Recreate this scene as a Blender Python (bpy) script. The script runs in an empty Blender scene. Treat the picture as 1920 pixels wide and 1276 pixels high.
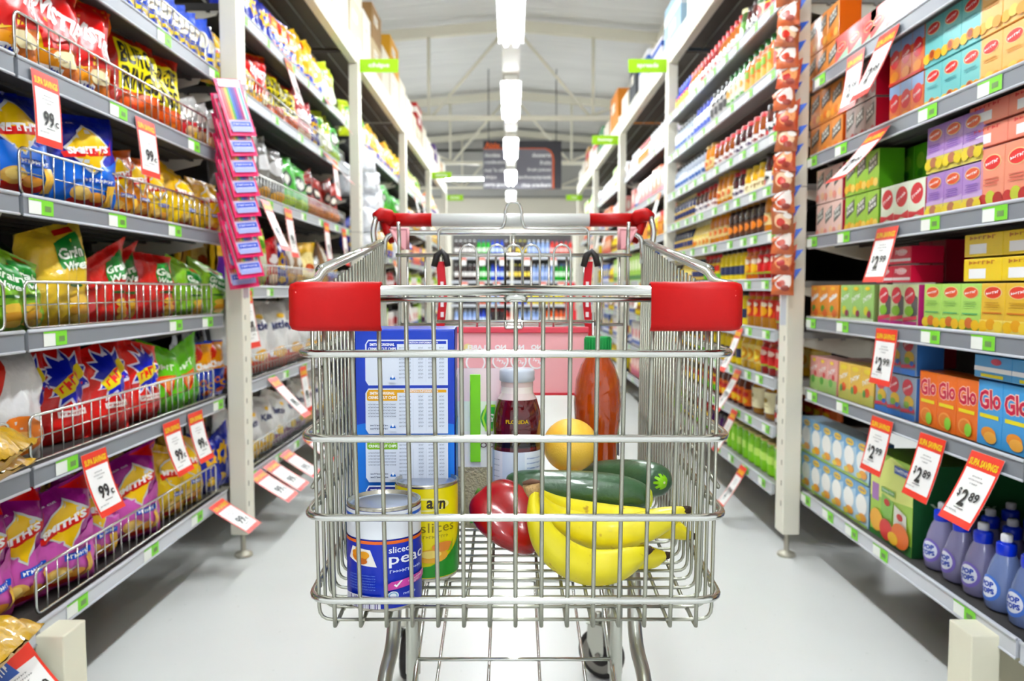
import bpy, bmesh, math, random
from mathutils import Vector, Matrix, noise

SC = bpy.context.scene
COL = SC.collection
PI = math.pi
H = 0.975                      # eye height of the camera above the floor

# ---------------------------------------------------------------- camera, world, exposure, lamps
F_PX = 1500.0
PITCH = math.atan(96 / F_PX)
cam_d = bpy.data.cameras.new('camera')
cam_d.sensor_width = 36
cam_d.lens = F_PX / 1920 * 36
cam_d.clip_start = 0.02
cam_d.clip_end = 100
cam = bpy.data.objects.new('camera', cam_d)
COL.objects.link(cam)
cam.location = (0, 0, H)
cam.rotation_euler = (PI / 2 - PITCH, 0, -0.00133)
cam_d.dof.use_dof = True
cam_d.dof.focus_distance = 1.08
cam_d.dof.aperture_fstop = 5.6
SC.camera = cam

w = bpy.data.worlds.new('world')
SC.world = w
w.use_nodes = True
w.node_tree.nodes['Background'].inputs[0].default_value = (0.93, 0.96, 1, 1)
w.node_tree.nodes['Background'].inputs[1].default_value = 0.52

SC.view_settings.view_transform = 'Standard'
SC.view_settings.look = 'None'
SC.view_settings.gamma = 1
SC.view_settings.exposure = 1.32
SC.view_settings.use_curve_mapping = False
SC.cycles.use_denoising = True
SC.cycles.max_bounces = 6
SC.cycles.diffuse_bounces = 4
SC.cycles.glossy_bounces = 3
SC.cycles.transmission_bounces = 6
SC.cycles.transparent_max_bounces = 6
SC.cycles.caustics_reflective = False
SC.cycles.caustics_refractive = False
SC.cycles.sample_clamp_indirect = 6

LAMP_STRENGTH = 46.0           # the diffusers of the strip lights over the aisle
LAMP_Z = H + 1.7


# ---------------------------------------------------------------- helpers
def at(x, y, Y):
    """world point seen at pixel (x, y) of the 1920 x 1276 frame at distance Y down the aisle"""
    a = (x - 958) / F_PX
    b = (638 - y) / F_PX
    c, s = math.cos(PITCH), math.sin(PITCH)
    k = Y / (c + s * b)
    return Vector((a * k, Y, H + (c * b - s) * k))


def yat(px, X, zrel):
    """distance down the aisle of a point of the plane x = X that shows at column px"""
    zc = abs(X) * F_PX / abs(px - 958)
    return (zc + math.sin(PITCH) * zrel) / math.cos(PITCH)


def lin(c):
    return tuple(((v / 12.92) if v <= .04045 else ((v + .055) / 1.055) ** 2.4) for v in c)


def hexc(h):
    return lin(tuple(int(h[i:i + 2], 16) / 255 for i in (0, 2, 4)))


INK = [.26]


def vivid(h):
    """printed inks: a little more saturated than the washed-out photograph shows them"""
    c = [int(h[i:i + 2], 16) / 255 for i in (0, 2, 4)]
    mx, mn = max(c), min(c)
    if mx < .02 or (mx - mn) / mx < .28:
        return lin(c)
    k = INK[0]
    c = [max(0, v - (mx - v) * k) for v in c]
    return lin([v * .97 for v in c])


_M = {}


def mat(h, rough=.45, metal=0., bump=0., bscale=40., var=0., trans=0., emit=0., alpha=1., ior=1.45, coat=0., aniso=False):
    key = (h, rough, metal, bump, bscale, var, trans, emit, alpha, ior, coat, INK[0])
    if key in _M:
        return _M[key]
    m = bpy.data.materials.new('m_' + h)
    m.use_nodes = True
    nt = m.node_tree
    p = nt.nodes['Principled BSDF']
    c = vivid(h)
    p.inputs['Base Color'].default_value = (*c, 1)
    p.inputs['Roughness'].default_value = rough
    p.inputs['Metallic'].default_value = metal
    p.inputs['IOR'].default_value = ior
    p.inputs['Transmission Weight'].default_value = trans
    p.inputs['Coat Weight'].default_value = coat
    p.inputs['Alpha'].default_value = alpha
    if emit:
        p.inputs['Emission Color'].default_value = (*c, 1)
        p.inputs['Emission Strength'].default_value = emit
    if bump or var:
        tc = nt.nodes.new('ShaderNodeTexCoord')
        n = nt.nodes.new('ShaderNodeTexNoise')
        n.inputs['Scale'].default_value = bscale
        n.inputs['Detail'].default_value = 3
        nt.links.new(tc.outputs['Object'], n.inputs['Vector'])
        if bump:
            b = nt.nodes.new('ShaderNodeBump')
            b.inputs['Strength'].default_value = bump
            b.inputs['Distance'].default_value = .01
            nt.links.new(n.outputs[0], b.inputs['Height'])
            nt.links.new(b.outputs[0], p.inputs['Normal'])
        if var:
            r = nt.nodes.new('ShaderNodeMix')
            r.data_type = 'RGBA'
            r.inputs[6].default_value = (*[v * (1 - var) for v in c], 1)
            r.inputs[7].default_value = (*[min(1, v * (1 + var)) for v in c], 1)
            nt.links.new(n.outputs[0], r.inputs[0])
            nt.links.new(r.outputs[2], p.inputs['Base Color'])
    _M[key] = m
    return m


class MB:
    """collects faces for ONE mesh"""
    def __init__(self):
        self.v, self.f, self.fm, self.sm, self.mats = [], [], [], [], []

    def mi(self, m):
        if m not in self.mats:
            self.mats.append(m)
        return self.mats.index(m)

    def add(self, vs, fs, m, smooth=False):
        o = len(self.v)
        self.v += [tuple(p) for p in vs]
        k = self.mi(m)
        for f in fs:
            self.f.append(tuple(i + o for i in f))
            self.fm.append(k)
            self.sm.append(smooth)
        return self

    def box(self, x0, y0, z0, x1, y1, z1, m, M=None):
        vs = [Vector(p) for p in ((x0, y0, z0), (x1, y0, z0), (x1, y1, z0), (x0, y1, z0), (x0, y0, z1), (x1, y0, z1), (x1, y1, z1), (x0, y1, z1))]
        if M:
            vs = [M @ p for p in vs]
        return self.add(vs, [(0, 3, 2, 1), (4, 5, 6, 7), (0, 1, 5, 4), (1, 2, 6, 5), (2, 3, 7, 6), (3, 0, 4, 7)], m)

    def cbox(self, cx, cy, cz, sx, sy, sz, m, M=None, bev=0):
        if bev:
            bm = bmesh.new()
            bmesh.ops.create_cube(bm, size=1)
            bmesh.ops.scale(bm, vec=(sx, sy, sz), verts=bm.verts)
            bmesh.ops.bevel(bm, geom=bm.edges[:], offset=bev, segments=2, affect='EDGES', profile=.5)
            vs = [v.co + Vector((cx, cy, cz)) for v in bm.verts]
            if M:
                vs = [M @ p for p in vs]
            bm.verts.index_update()
            fs = [[v.index for v in f.verts] for f in bm.faces]
            bm.free()
            return self.add(vs, fs, m)
        return self.box(cx - sx / 2, cy - sy / 2, cz - sz / 2, cx + sx / 2, cy + sy / 2, cz + sz / 2, m, M)

    def lathe(self, prof, m, n=20, M=None, a0=0., a1=2 * PI, smooth=True, mats=None):
        """prof: list of (r, z) from bottom to top; mats optional per ring-segment"""
        full = abs(a1 - a0 - 2 * PI) < 1e-6
        nn = n if full else n + 1
        vs = []
        for r, z in prof:
            for i in range(nn):
                a = a0 + (a1 - a0) * i / n
                p = Vector((r * math.cos(a), r * math.sin(a), z))
                vs.append(M @ p if M else p)
        for k in range(len(prof) - 1):
            fs = []
            for i in range(n):
                j = (i + 1) % nn
                fs.append((k * nn + i, k * nn + j, (k + 1) * nn + j, (k + 1) * nn + i))
            o = len(self.v)
            if k == 0:
                self.v += [tuple(p) for p in vs]
                base = o
            mm = self.mi(mats[k] if mats else m)
            for f in fs:
                self.f.append(tuple(q + base for q in f))
                self.fm.append(mm)
                self.sm.append(smooth)
        return self

    def tube(self, pts, r, m, n=8, closed=False, caps=True):
        """swept tube; r a number or a list"""
        P = [Vector(p) for p in pts]
        N = len(P)
        rr = r if isinstance(r, (list, tuple)) else [r] * N
        T = []
        for i in range(N):
            if closed:
                t = (P[(i + 1) % N] - P[i - 1])
            else:
                t = P[min(i + 1, N - 1)] - P[max(i - 1, 0)]
            T.append(t.normalized() if t.length > 1e-9 else Vector((0, 0, 1)))
        up = Vector((0, 0, 1)) if abs(T[0].z) < .9 else Vector((1, 0, 0))
        nrm = (up - T[0] * up.dot(T[0])).normalized()
        vs = []
        for i in range(N):
            nrm = (nrm - T[i] * nrm.dot(T[i]))
            nrm = nrm.normalized() if nrm.length > 1e-6 else T[i].orthogonal().normalized()
            b = T[i].cross(nrm)
            for k in range(n):
                a = 2 * PI * k / n
                vs.append(P[i] + (nrm * math.cos(a) + b * math.sin(a)) * rr[i])
        fs = []
        M_ = N if closed else N - 1
        for i in range(M_):
            j = (i + 1) % N
            for k in range(n):
                l = (k + 1) % n
                fs.append((i * n + k, i * n + l, j * n + l, j * n + k))
        if caps and not closed:
            fs.append(tuple(range(n - 1, -1, -1)))
            fs.append(tuple((N - 1) * n + k for k in range(n)))
        return self.add(vs, fs, m, True)

    def mesh(self, name):
        me = bpy.data.meshes.new(name)
        me.from_pydata(self.v, [], self.f)
        for m in self.mats:
            me.materials.append(m)
        me.polygons.foreach_set('material_index', self.fm)
        me.polygons.foreach_set('use_smooth', self.sm)
        me.update()
        return me

    def build(self, name, parent=None, loc=None, rot=None):
        o = bpy.data.objects.new(name, self.mesh(name))
        COL.objects.link(o)
        if parent:
            o.parent = parent
        if loc:
            o.location = loc
        if rot:
            o.rotation_euler = rot
        return o


def fillet(pts, rad, seg=4, closed=False):
    """round the corners of a polyline"""
    P = [Vector(p) for p in pts]
    out = []
    N = len(P)
    for i in range(N):
        if not closed and i in (0, N - 1):
            out.append(P[i])
            continue
        a, b, c = P[i - 1], P[i], P[(i + 1) % N]
        d1, d2 = (a - b), (c - b)
        r = min(rad, d1.length * .48, d2.length * .48)
        p1, p2 = b + d1.normalized() * r, b + d2.normalized() * r
        for k in range(seg + 1):
            t = k / seg
            out.append((p1 * (1 - t) + b * t) * (1 - t) + (b * (1 - t) + p2 * t) * t)
    return out


def tag(o, label, cat, group=None, kind=None):
    if label:
        o['label'] = label
    if cat:
        o['category'] = cat
    if group:
        o['group'] = group
    if kind:
        o['kind'] = kind
    return o


def empty(name, loc=(0, 0, 0), rz=0, parent=None):
    o = bpy.data.objects.new(name, None)
    COL.objects.link(o)
    o.location = loc
    o.rotation_euler = (0, 0, rz)
    if parent:
        o.parent = parent
    return o


# ---------------------------------------------------------------- printed artwork as thin decal polygons
_T = {}


def text2d(s, bold=.02):
    if (s, bold) in _T:
        return _T[(s, bold)]
    cu = bpy.data.curves.new('t', 'FONT')
    cu.body = s
    cu.offset = bold
    cu.resolution_u = 2
    ob = bpy.data.objects.new('t', cu)
    me = ob.to_mesh()
    vs = [(v.co.x, v.co.y) for v in me.vertices]
    fs = [tuple(p.vertices) for p in me.polygons]
    ob.to_mesh_clear()
    bpy.data.objects.remove(ob)
    bpy.data.curves.remove(cu)
    x0, x1 = min(v[0] for v in vs), max(v[0] for v in vs)
    y0, y1 = min(v[1] for v in vs), max(v[1] for v in vs)
    vs = [((x - x0) / (x1 - x0) - .5, (y - y0) / (y1 - y0) - .5) for x, y in vs]
    _T[(s, bold)] = (vs, fs)
    return vs, fs


def shape2d(sh, W, Hh):
    """-> (verts, faces) in metres; sh coordinates are fractions of the face"""
    k = sh[0]
    if k == 'r':
        _, _, a, b, c, d = sh
        return [(a * W, b * Hh), (c * W, b * Hh), (c * W, d * Hh), (a * W, d * Hh)], [(0, 1, 2, 3)]
    if k == 'e':
        _, _, cx, cy, rx, ry = sh
        n = 20
        return [(cx * W + rx * W * math.cos(2 * PI * i / n), cy * Hh + ry * Hh * math.sin(2 * PI * i / n)) for i in range(n)], [tuple(range(n))]
    if k == 'p':
        return [(x * W, y * Hh) for x, y in sh[2]], [tuple(range(len(sh[2])))]
    if k == 's':
        _, _, cx, cy, r1, r2, n = sh
        pts = [(cx * W, cy * Hh)]
        for i in range(2 * n):
            r = r1 if i % 2 == 0 else r2
            a = PI * i / n + .2
            pts.append((cx * W + r * W * math.cos(a), cy * Hh + r * W * math.sin(a)))
        return pts, [(0, i + 1, (i + 1) % (2 * n) + 1) for i in range(2 * n)]
    if k == 'q':            # worn, unreadable lettering: a row of little strokes
        _, _, s, cx, cy, tw, th = sh[:7]
        rot = sh[7] if len(sh) > 7 else 0
        c, s_ = math.cos(rot), math.sin(rot)
        n = len(s)
        out, fs = [], []
        for i in range(n):
            x0 = (i / n - .5) * tw * W
            x1 = x0 + tw * W / n * .78
            hh = th * Hh * (.5 if ord(s[i]) % 3 else .36)
            m_ = (x1 - x0) * .38
            for a, b, e, g in ((x0, x0 + m_, -hh, hh), (x0 + m_, x1, hh * (.5 - (ord(s[i]) % 2)), hh * (.95 - (ord(s[i]) % 2) * .5))):
                o = len(out)
                for x, y in ((a, e), (b, e), (b, g), (a, g)):
                    out.append((cx * W + x * c - y * s_, cy * Hh + x * s_ + y * c))
                fs.append((o, o + 1, o + 2, o + 3))
        return out, fs
    if k == 't':
        _, _, s, cx, cy, tw, th = sh[:7]
        rot = sh[7] if len(sh) > 7 else 0
        bold = sh[8] if len(sh) > 8 else .02
        vs, fs = text2d(s, bold)
        c, s_ = math.cos(rot), math.sin(rot)
        out = []
        for x, y in vs:
            x, y = x * tw * W, y * th * Hh
            out.append((cx * W + x * c - y * s_, cy * Hh + x * s_ + y * c))
        return out, fs


def art_on(mb, art, W, Hh, fn, rough=.4, grid=None, eps=.0004, bump=0, **kw):
    """fn(u, v, off) -> point; u in 0..W, v in 0..Hh"""
    for i, sh in enumerate(art or []):
        vs, fs = shape2d(sh, W, Hh)
        if grid:
            bm = bmesh.new()
            bv = [bm.verts.new((x, y, 0)) for x, y in vs]
            for f in fs:
                try:
                    bm.faces.new([bv[q] for q in f])
                except ValueError:
                    pass
            gx, gy = grid
            xs = [v[0] for v in vs]
            ys = [v[1] for v in vs]
            for ax, g, lo, hi in ((0, gx, min(xs), max(xs)), (1, gy, min(ys), max(ys))):
                if not g:
                    continue
                q = math.floor(lo / g) + 1
                while q * g < hi - 1e-6:
                    co = Vector((q * g, 0, 0)) if ax == 0 else Vector((0, q * g, 0))
                    no = Vector((1, 0, 0)) if ax == 0 else Vector((0, 1, 0))
                    bmesh.ops.bisect_plane(bm, geom=bm.verts[:] + bm.edges[:] + bm.faces[:], plane_co=co, plane_no=no)
                    q += 1
            bm.verts.index_update()
            vs = [(v.co.x, v.co.y) for v in bm.verts]
            fs = [tuple(v.index for v in f.verts) for f in bm.faces]
            bm.free()
        # small pieces of one layer never overlap, so one offset per layer
        mb.add([fn(x, y, eps * (i + 1)) for x, y in vs], fs, mat(sh[1], rough, bump=bump, **kw), smooth=bool(grid))


# ---------------------------------------------------------------- product templates: meshes made once, objects per instance
class Proto:
    def __init__(self, name, cat, desc, root=None, parts=()):
        self.name, self.cat, self.desc = name, cat, desc
        self.root, self.parts = root, list(parts)     # parts: (name, mesh, matrix or None)
        self.w = self.h = self.d = .1


def put(p, loc, rz=0., label=None, group=None, tilt=0., roll=0., sc=1.):
    o = bpy.data.objects.new(p.name, p.root)
    COL.objects.link(o)
    o.location = loc
    o.rotation_euler = (tilt, roll, rz)
    if sc != 1:
        o.scale = (sc, sc, sc)
    tag(o, label or p.desc, p.cat, group)
    for nm, me, M in p.parts:
        c = bpy.data.objects.new(nm, me)
        COL.objects.link(c)
        c.parent = o
        if M:
            c.matrix_local = M
    return o


ORD = ['first', 'second', 'third', 'fourth', 'fifth', 'sixth', 'seventh', 'eighth', 'ninth', 'tenth', 'eleventh', 'twelfth',
       'thirteenth', 'fourteenth', 'fifteenth', 'sixteenth', 'seventeenth', 'eighteenth', 'nineteenth', 'twentieth'] + \
      ['twenty-' + q for q in ('first', 'second', 'third', 'fourth', 'fifth', 'sixth', 'seventh', 'eighth', 'ninth')] + ['thirtieth'] + \
      ['thirty-' + q for q in ('first', 'second', 'third', 'fourth', 'fifth', 'sixth', 'seventh', 'eighth', 'ninth')]


# ---- foil bags (front faces local -Y, base at z = 0)
def bag_mesh(W, Hh, T, col, art, back=None, seed=0, rough=.3, nu=16, nv=20, lowart=False):
    rnd = random.Random(seed)
    sx, sy = rnd.uniform(0, 50), rnd.uniform(0, 50)
    top_skew = rnd.uniform(-.01, .01)

    def surf(u, t, side):
        # u -1..1, t 0..1 ; side -1 front, +1 back
        seal = min(1, max(0, t - .02) / .16) * min(1, max(0, .955 - t) / .12)
        seal = max(0, seal) ** .55
        belly = .62 + .38 * math.cos((t - .36) * PI * .95)
        th = T / 2 * math.sqrt(max(0, 1 - abs(u) ** 2.6)) * seal * belly
        nz = noise.noise(Vector((u * 2.2 + sx, t * 3 + sy, side))) * .20 * T * seal
        nz += noise.noise(Vector((u * 7 + sy, t * 6 + sx, side * 3))) * .11 * T
        edge = max(0, 1 - min(t, 1 - t) / .22)
        nz += math.sin(u * 17 + sx) * .022 * T * edge * edge * (1 - abs(u)) * (2 if t > .5 else 1)
        wf = 1 - .07 * math.sin(PI * t) * (1 - .3 * t)
        x = u * W / 2 * wf + noise.noise(Vector((t * 4, sx, 5))) * W * .012
        z = t * Hh + (top_skew * u * 4 * t if t > .5 else 0) - (1 - abs(u) ** 2) * 0
        sag = T * .22 * max(0, t - .7) / .3 * rnd0
        return Vector((x, side * (th + .0012) + (nz if side > 0 else -nz) - sag, z))
    rnd0 = rnd.uniform(-.6, 1)
    mb = MB()
    for side, c in ((-1, col), (1, back or col)):
        vs, fs = [], []
        for j in range(nv + 1):
            t = j / nv
            for i in range(nu + 1):
                u = -1 + 2 * i / nu
                vs.append(surf(u, t, side))
        for j in range(nv):
            for i in range(nu):
                a = j * (nu + 1) + i
                q = (a, a + 1, a + nu + 2, a + nu + 1)
                fs.append(q if side < 0 else q[::-1])
        mb.add(vs, fs, mat(c, rough, bump=.8, bscale=30, coat=.5), True)

    def fn(x, y, off):
        u = max(-1, min(1, x / W * 2 - 1))
        t = max(0, min(1, y / Hh))
        # sit on the coarse front grid: sample it bilinearly
        gu, gt = (u + 1) / 2 * nu, t * nv
        i, j = min(nu - 1, int(gu)), min(nv - 1, int(gt))
        fu, ft = gu - i, gt - j
        P = [surf(-1 + 2 * (i + a) / nu, (j + b) / nv, -1) for b in (0, 1) for a in (0, 1)]
        p = (P[0] * (1 - fu) + P[1] * fu) * (1 - ft) + (P[2] * (1 - fu) + P[3] * fu) * ft
        return p + Vector((0, -(off + .0008), 0))
    art_on(mb, art, W, Hh, fn, rough=rough, grid=(W / nu, Hh / nv), eps=.0005)
    return mb


_P = {}


def bag(key, desc, W, Hh, T, col, art, back=None, rough=.3, nu=16, nv=20, n=2):
    L = []
    for k in range(n):
        p = Proto('chip_bag', 'chip packet', desc, bag_mesh(W, Hh, T, col, art, back, seed=hash_s(key) + k, rough=rough, nu=nu, nv=nv).mesh('chip_bag'))
        p.w, p.h, p.d = W, Hh, T
        L.append(p)
    _P[key] = L


def hash_s(s):
    r = 7
    for c in s:
        r = (r * 31 + ord(c)) % 10007
    return r


def smiths(c2, tag_c='2f6fd0', ban='d8202a'):
    """diamond badge with the red banner, flavour tag and crisps"""
    return [('r', c2, .0, .03, 1, .46),
            ('p', c2, [(0, .46), (1, .46), (1, .58), (.75, .50), (.5, .52), (.25, .50), (0, .56)]),
            ('p', 'cfd2d4', [(.20, .64), (.52, .90), (.86, .68), (.56, .40)]),
            ('p', 'f4cf1c', [(.235, .64), (.52, .875), (.82, .68), (.56, .425)]),
            ('p', ban, [(.17, .60), (.84, .70), (.88, .76), (.86, .62), (.19, .54)]),
            ('t', 'ffffff', "SMITH'S", .515, .645, .56, .075, .10, .05),
            ('t', 'e8d9e8', 'crinkle cut', .28, .90, .3, .02, .05),
            ('r', tag_c, .44, .315, .86, .375),
            ('q', 'ffffff', 'ORIGINAL', .65, .345, .36, .035, 0, .03),
            ('e', 'b8322a', .50, .12, .24, .055),
            ('e', 'e8c070', .38, .20, .13, .075), ('e', 'f0d488', .36, .21, .08, .05),
            ('e', 'd8a050', .58, .17, .12, .05),
            ('p', 'f0c860', [(.72, .08), (.86, .10), (.84, .31), (.72, .30)]),
            ('p', 'd8a848', [(.76, .09), (.78, .09), (.77, .30), (.755, .30)])]


BURGER = [('e', 'e07018', .5, .2, .42, .16), ('r', 'f2e41a', .10, .34, .93, .86),
          ('t', '101010', 'BURGER', .51, .72, .76, .22, 0, .035), ('t', '101010', 'RINGS', .47, .47, .66, .22, 0, .035),
          ('e', 'c04010', .3, .14, .1, .05), ('e', 'f09030', .6, .13, .12, .05)]
TWIST = [('p', 'd01828', [(0, .98), (1, .98), (1, .55), (.55, .42), (.28, .30), (0, .62)]),
         ('p', 'f4d22c', [(.05, .55), (.28, .26), (.62, .38), (.4, .6)]),
         ('p', 'c81020', [(.2, .60), (.86, .70), (.94, .40), (.3, .30)]),
         ('t', 'ffffff', 'TWISTIES', .55, .66, .88, .18, -.35, .05),
         ('e', 'f6b03a', .35, .2, .22, .07), ('e', 'fff0c0', .65, .26, .22, .07),
         ('r', 'ffffff', .12, .09, .62, .17), ('q', '2c50b8', 'CHEESE', .37, .13, .44, .05, 0, .04)]
GRAIN = [('p', '1e7a34', [(.40, .84), (.84, .90), (.93, .70), (.9, .56), (.42, .58)]),
         ('t', 'f2f6ea', 'Grain', .66, .72, .48, .11, -.03, .03), ('t', 'f2f6ea', 'Waves', .68, .595, .46, .09, -.03, .03),
         ('r', 'c8302c', .5, .90, .8, .95), ('e', 'e4c060', .66, .28, .15, .06), ('e', 'd8a848', .66, .18, .17, .06),
         ('e', '2c5c2c', .62, .42, .16, .02), ('e', 'f0d070', .70, .10, .15, .04)]
BURST = [('s', 'f4f0ff', .58, .66, .40, .26, 11), ('s', '2238b8', .58, .66, .35, .22, 11),
         ('p', 'f4e020', [(.30, .60), (.80, .78), (.86, .66), (.40, .47)]),
         ('q', 'f02818', 'BOPS', .575, .635, .40, .11, .42, .06),
         ('r', 'f4e8e4', .36, .28, .86, .345), ('q', 'c02018', 'ONION RINGS', .61, .312, .44, .03, 0, .04)]
LIME = [('q', 'f0f4e0', 'Corn', .45, .66, .5, .1, .1, .04), ('p', 'f06828', [(.2, .52), (.7, .56), (.46, .22)]),
        ('p', 'f8b070', [(.27, .50), (.62, .53), (.45, .30)]), ('e', '48a818', .7, .2, .16, .06)]
CHEEZ = [('r', 'f8b428', 0, .5, 1, .97), ('p', 'e84818', [(0, .97), (.5, .97), (.3, .7), (0, .6)]),
         ('t', 'ffffff', 'Cheezels', .5, .6, .8, .12, .1, .05), ('e', 'e89020', .3, .3, .16, .06), ('e', 'f4b840', .66, .24, .18, .06),
         ('e', '2048b0', .3, .3, .08, .03), ('e', '2048b0', .66, .24, .1, .035), ('e', 'e07818', .48, .12, .16, .05)]
KETT = [('t', '28305c', 'Kettle', .52, .66, .50, .12, .12, .03), ('e', 'f0c858', .62, .80, .10, .035)]

bag('twist', 'red and orange cheese puff bag with white lettering', .215, .25, .09, 'e88c1c', TWIST)
bag('burger', 'orange-red bag with black lettering on a yellow panel', .20, .245, .085, 'c83c18', BURGER)
bag('silver', 'silver and red snack bag with small snacks printed low', .135, .16, .06, 'a8a8a4',
    [('r', 'b83038', 0, .05, 1, .5), ('e', 'e8c8a0', .5, .3, .3, .12), ('e', 'f0e8e0', .5, .72, .25, .12), ('r', 'e8c428', .55, .1, .8, .3)])
bag('bluetop', 'blue and yellow packet with white emblem', .13, .17, .05, '2858b8',
    [('r', 'f0d040', .15, .05, .9, .35), ('e', 'f0e8d0', .5, .6, .3, .16), ('e', '2050b0', .5, .2, .22, .08), ('q', 'ffffff', 'CC', .5, .6, .3, .1, 0, .05)])
bag('smblue', 'large glossy blue crisp bag with red banner and yellow diamond badge', .25, .245, .10, '1238a8', smiths('2f80d8'))
bag('smorange', 'small orange crisp bag with red banner badge', .14, .185, .065, 'e07a18', smiths('f2a830'))
bag('smyellow', 'small yellow crisp bag with red banner badge', .145, .175, .065, 'f0c410', smiths('f6d428', ban='b81c28'))
bag('smpurple', 'glossy magenta crisp bag with red banner and yellow diamond badge', .215, .25, .10, '9c1488', [('p', 'e02030', [(.55, .97), (1, .97), (1, .8)])] + smiths('d070b8'))
bag('gwy', 'yellow grain snack bag with dark green label', .19, .24, .09, 'e8c850', GRAIN)
bag('gwr', 'red grain snack bag with dark green label', .18, .20, .08, 'cc3430', GRAIN)
bag('gwg', 'light green grain snack bag with dark green label', .18, .18, .08, '8cbc3c', GRAIN)
bag('gwdark', 'dark green snack bag stacked behind', .19, .2, .07, '1c4c24', [('t', 'c8d8c0', 'Grain', .6, .5, .5, .12)])
bag('bops', 'glossy red snack bag with blue and yellow starburst', .20, .235, .09, 'e8280e', BURST)
bag('lime', 'lime green corn chip bag with orange chip picture', .16, .21, .07, '78cc1c', LIME)
bag('cheez', 'yellow and blue snack ring bag', .12, .20, .06, '2850b8', CHEEZ)
bag('white', 'white and orange chip bag', .22, .26, .09, 'd8d8d8', [('e', 'e89040', .5, .25, .36, .18), ('p', 'c83828', [(.2, .9), (.5, .96), (.3, .6)]), ('e', 'f4c070', .5, .2, .2, .1)])
bag('gold', 'gold chip bag', .21, .24, .08, 'c8a428', [('e', 'f0e0a8', .5, .5, .4, .3), ('e', 'b85c28', .5, .45, .22, .1)])
bag('yelback', 'yellow crisp bag', .2, .24, .08, 'dcb418', [('e', 'f4dc50', .5, .5, .35, .25)] + smiths('e8c830'))
bag('bluey', 'dark blue snack bag with yellow emblem', .14, .20, .06, '1c3494', [('s', 'f0c428', .55, .62, .3, .2, 8), ('e', '2848a8', .55, .62, .12, .07), ('e', 'f0c840', .5, .2, .2, .08)])
bag('kettler', 'white chip bag with navy lettering and red-gold foot', .25, .31, .11, 'dcdcda',
    [('p', 'c85020', [(0, .03), (1, .03), (1, .30), (.6, .2), (.3, .2), (0, .3)]), ('e', 'e8b848', .55, .27, .22, .08)] + KETT)
bag('kettley', 'white chip bag with navy lettering and yellow foot', .17, .25, .09, 'dcdcda',
    [('p', 'e0b418', [(0, .03), (1, .03), (1, .34), (.6, .24), (.3, .24), (0, .34)]), ('e', 'f0d060', .55, .3, .2, .08)] + KETT)
bag('kettlep', 'white chip bag with navy lettering and purple foot', .17, .25, .09, 'dcdcda',
    [('p', '70346c', [(0, .03), (1, .03), (1, .34), (.6, .24), (.3, .24), (0, .34)]), ('e', 'e8c850', .55, .3, .2, .08)] + KETT)
bag('dark', 'dark grey and silver chip bag', .18, .27, .08, '5c5854', [('e', 'c8c8c8', .5, .64, .28, .12), ('r', '403c3c', .1, .3, .9, .4), ('e', 'e8b030', .5, .17, .3, .09)])
bag('greenb', 'bright green snack bag with round badge', .2, .26, .08, '44a02c', [('e', '303434', .5, .6, .22, .15), ('e', 'e8e8e0', .5, .6, .15, .1), ('e', 'b8d848', .5, .2, .36, .1)])
bag('redb', 'dark red snack bag with black badge', .17, .25, .08, '982c20', [('e', '303030', .5, .62, .28, .13), ('e', 'e8e0d0', .5, .62, .16, .07), ('e', 'd88838', .5, .2, .36, .12)])
bag('purpley', 'yellow and purple party snack bag', .16, .24, .08, 'e8c020', [('r', '6a28a0', 0, .03, 1, .5), ('r', 'f4f0f8', .1, .42, .9, .5), ('e', 'f8e060', .5, .75, .3, .12)])
bag('crim', 'crimson snack bag', .13, .22, .06, 'a8182c', [('e', 'e8e0e0', .5, .6, .26, .1), ('e', 'e8c8a8', .5, .2, .3, .1)])
bag('brown', 'brown and silver snack bag', .14, .24, .07, '8c6c50', [('p', 'd8d4c8', [(.2, .9), (.8, .8), (.6, .4)]), ('e', 'd8a830', .5, .2, .25, .1)])
bag('limeyel', 'pale lime snack bag', .15, .25, .08, 'c8d838', [('e', 'f0f4d8', .5, .4, .35, .2), ('e', '60a020', .5, .75, .2, .08)])
bag('yelwhite', 'yellow snack bag with white lettering', .17, .26, .08, 'f0c828', [('q', 'ffffff', 'Jumpy', .5, .66, .7, .14, .1, .05), ('p', 'e05820', [(0, .97), (.6, .97), (.2, .75), (0, .7)]), ('r', '3058b8', .1, .08, .9, .3), ('e', 'f0b830', .4, .2, .14, .06)])
bag('cloud', 'puffy plain white packet', .2, .24, .1, 'e4e8ee', [('e', 'f4f6fa', .5, .5, .3, .2)])


# ---- boxes (duller card inks)
INK[0] = .08


def box_mesh(W, Hh, D, col, front=None, side=None, top=None, rough=.4, bev=.0015, sidecol=None, bump=0):
    mb = MB()
    mb.cbox(0, 0, Hh / 2, W, D, Hh, mat(col, rough, coat=.15, bump=bump), bev=bev)
    if sidecol:
        for s in (-1, 1):
            x = s * (W / 2 + .0003)
            q = [(x, -D / 2 + bev, bev), (x, D / 2 - bev, bev), (x, D / 2 - bev, Hh - bev), (x, -D / 2 + bev, Hh - bev)]
            mb.add(q, [(0, 1, 2, 3) if s > 0 else (3, 2, 1, 0)], mat(sidecol, rough))
    art_on(mb, front, W, Hh, lambda u, v, o: Vector((u - W / 2, -D / 2 - o, v)), rough)
    if side:
        art_on(mb, side, D, Hh, lambda u, v, o: Vector((-W / 2 - .0004 - o, D / 2 - u, v)), rough)
        art_on(mb, side, D, Hh, lambda u, v, o: Vector((W / 2 + .0004 + o, -D / 2 + u, v)), rough)
    if top:
        art_on(mb, top, W, D, lambda u, v, o: Vector((u - W / 2, v - D / 2, Hh + o)), rough)
    return mb


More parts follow.
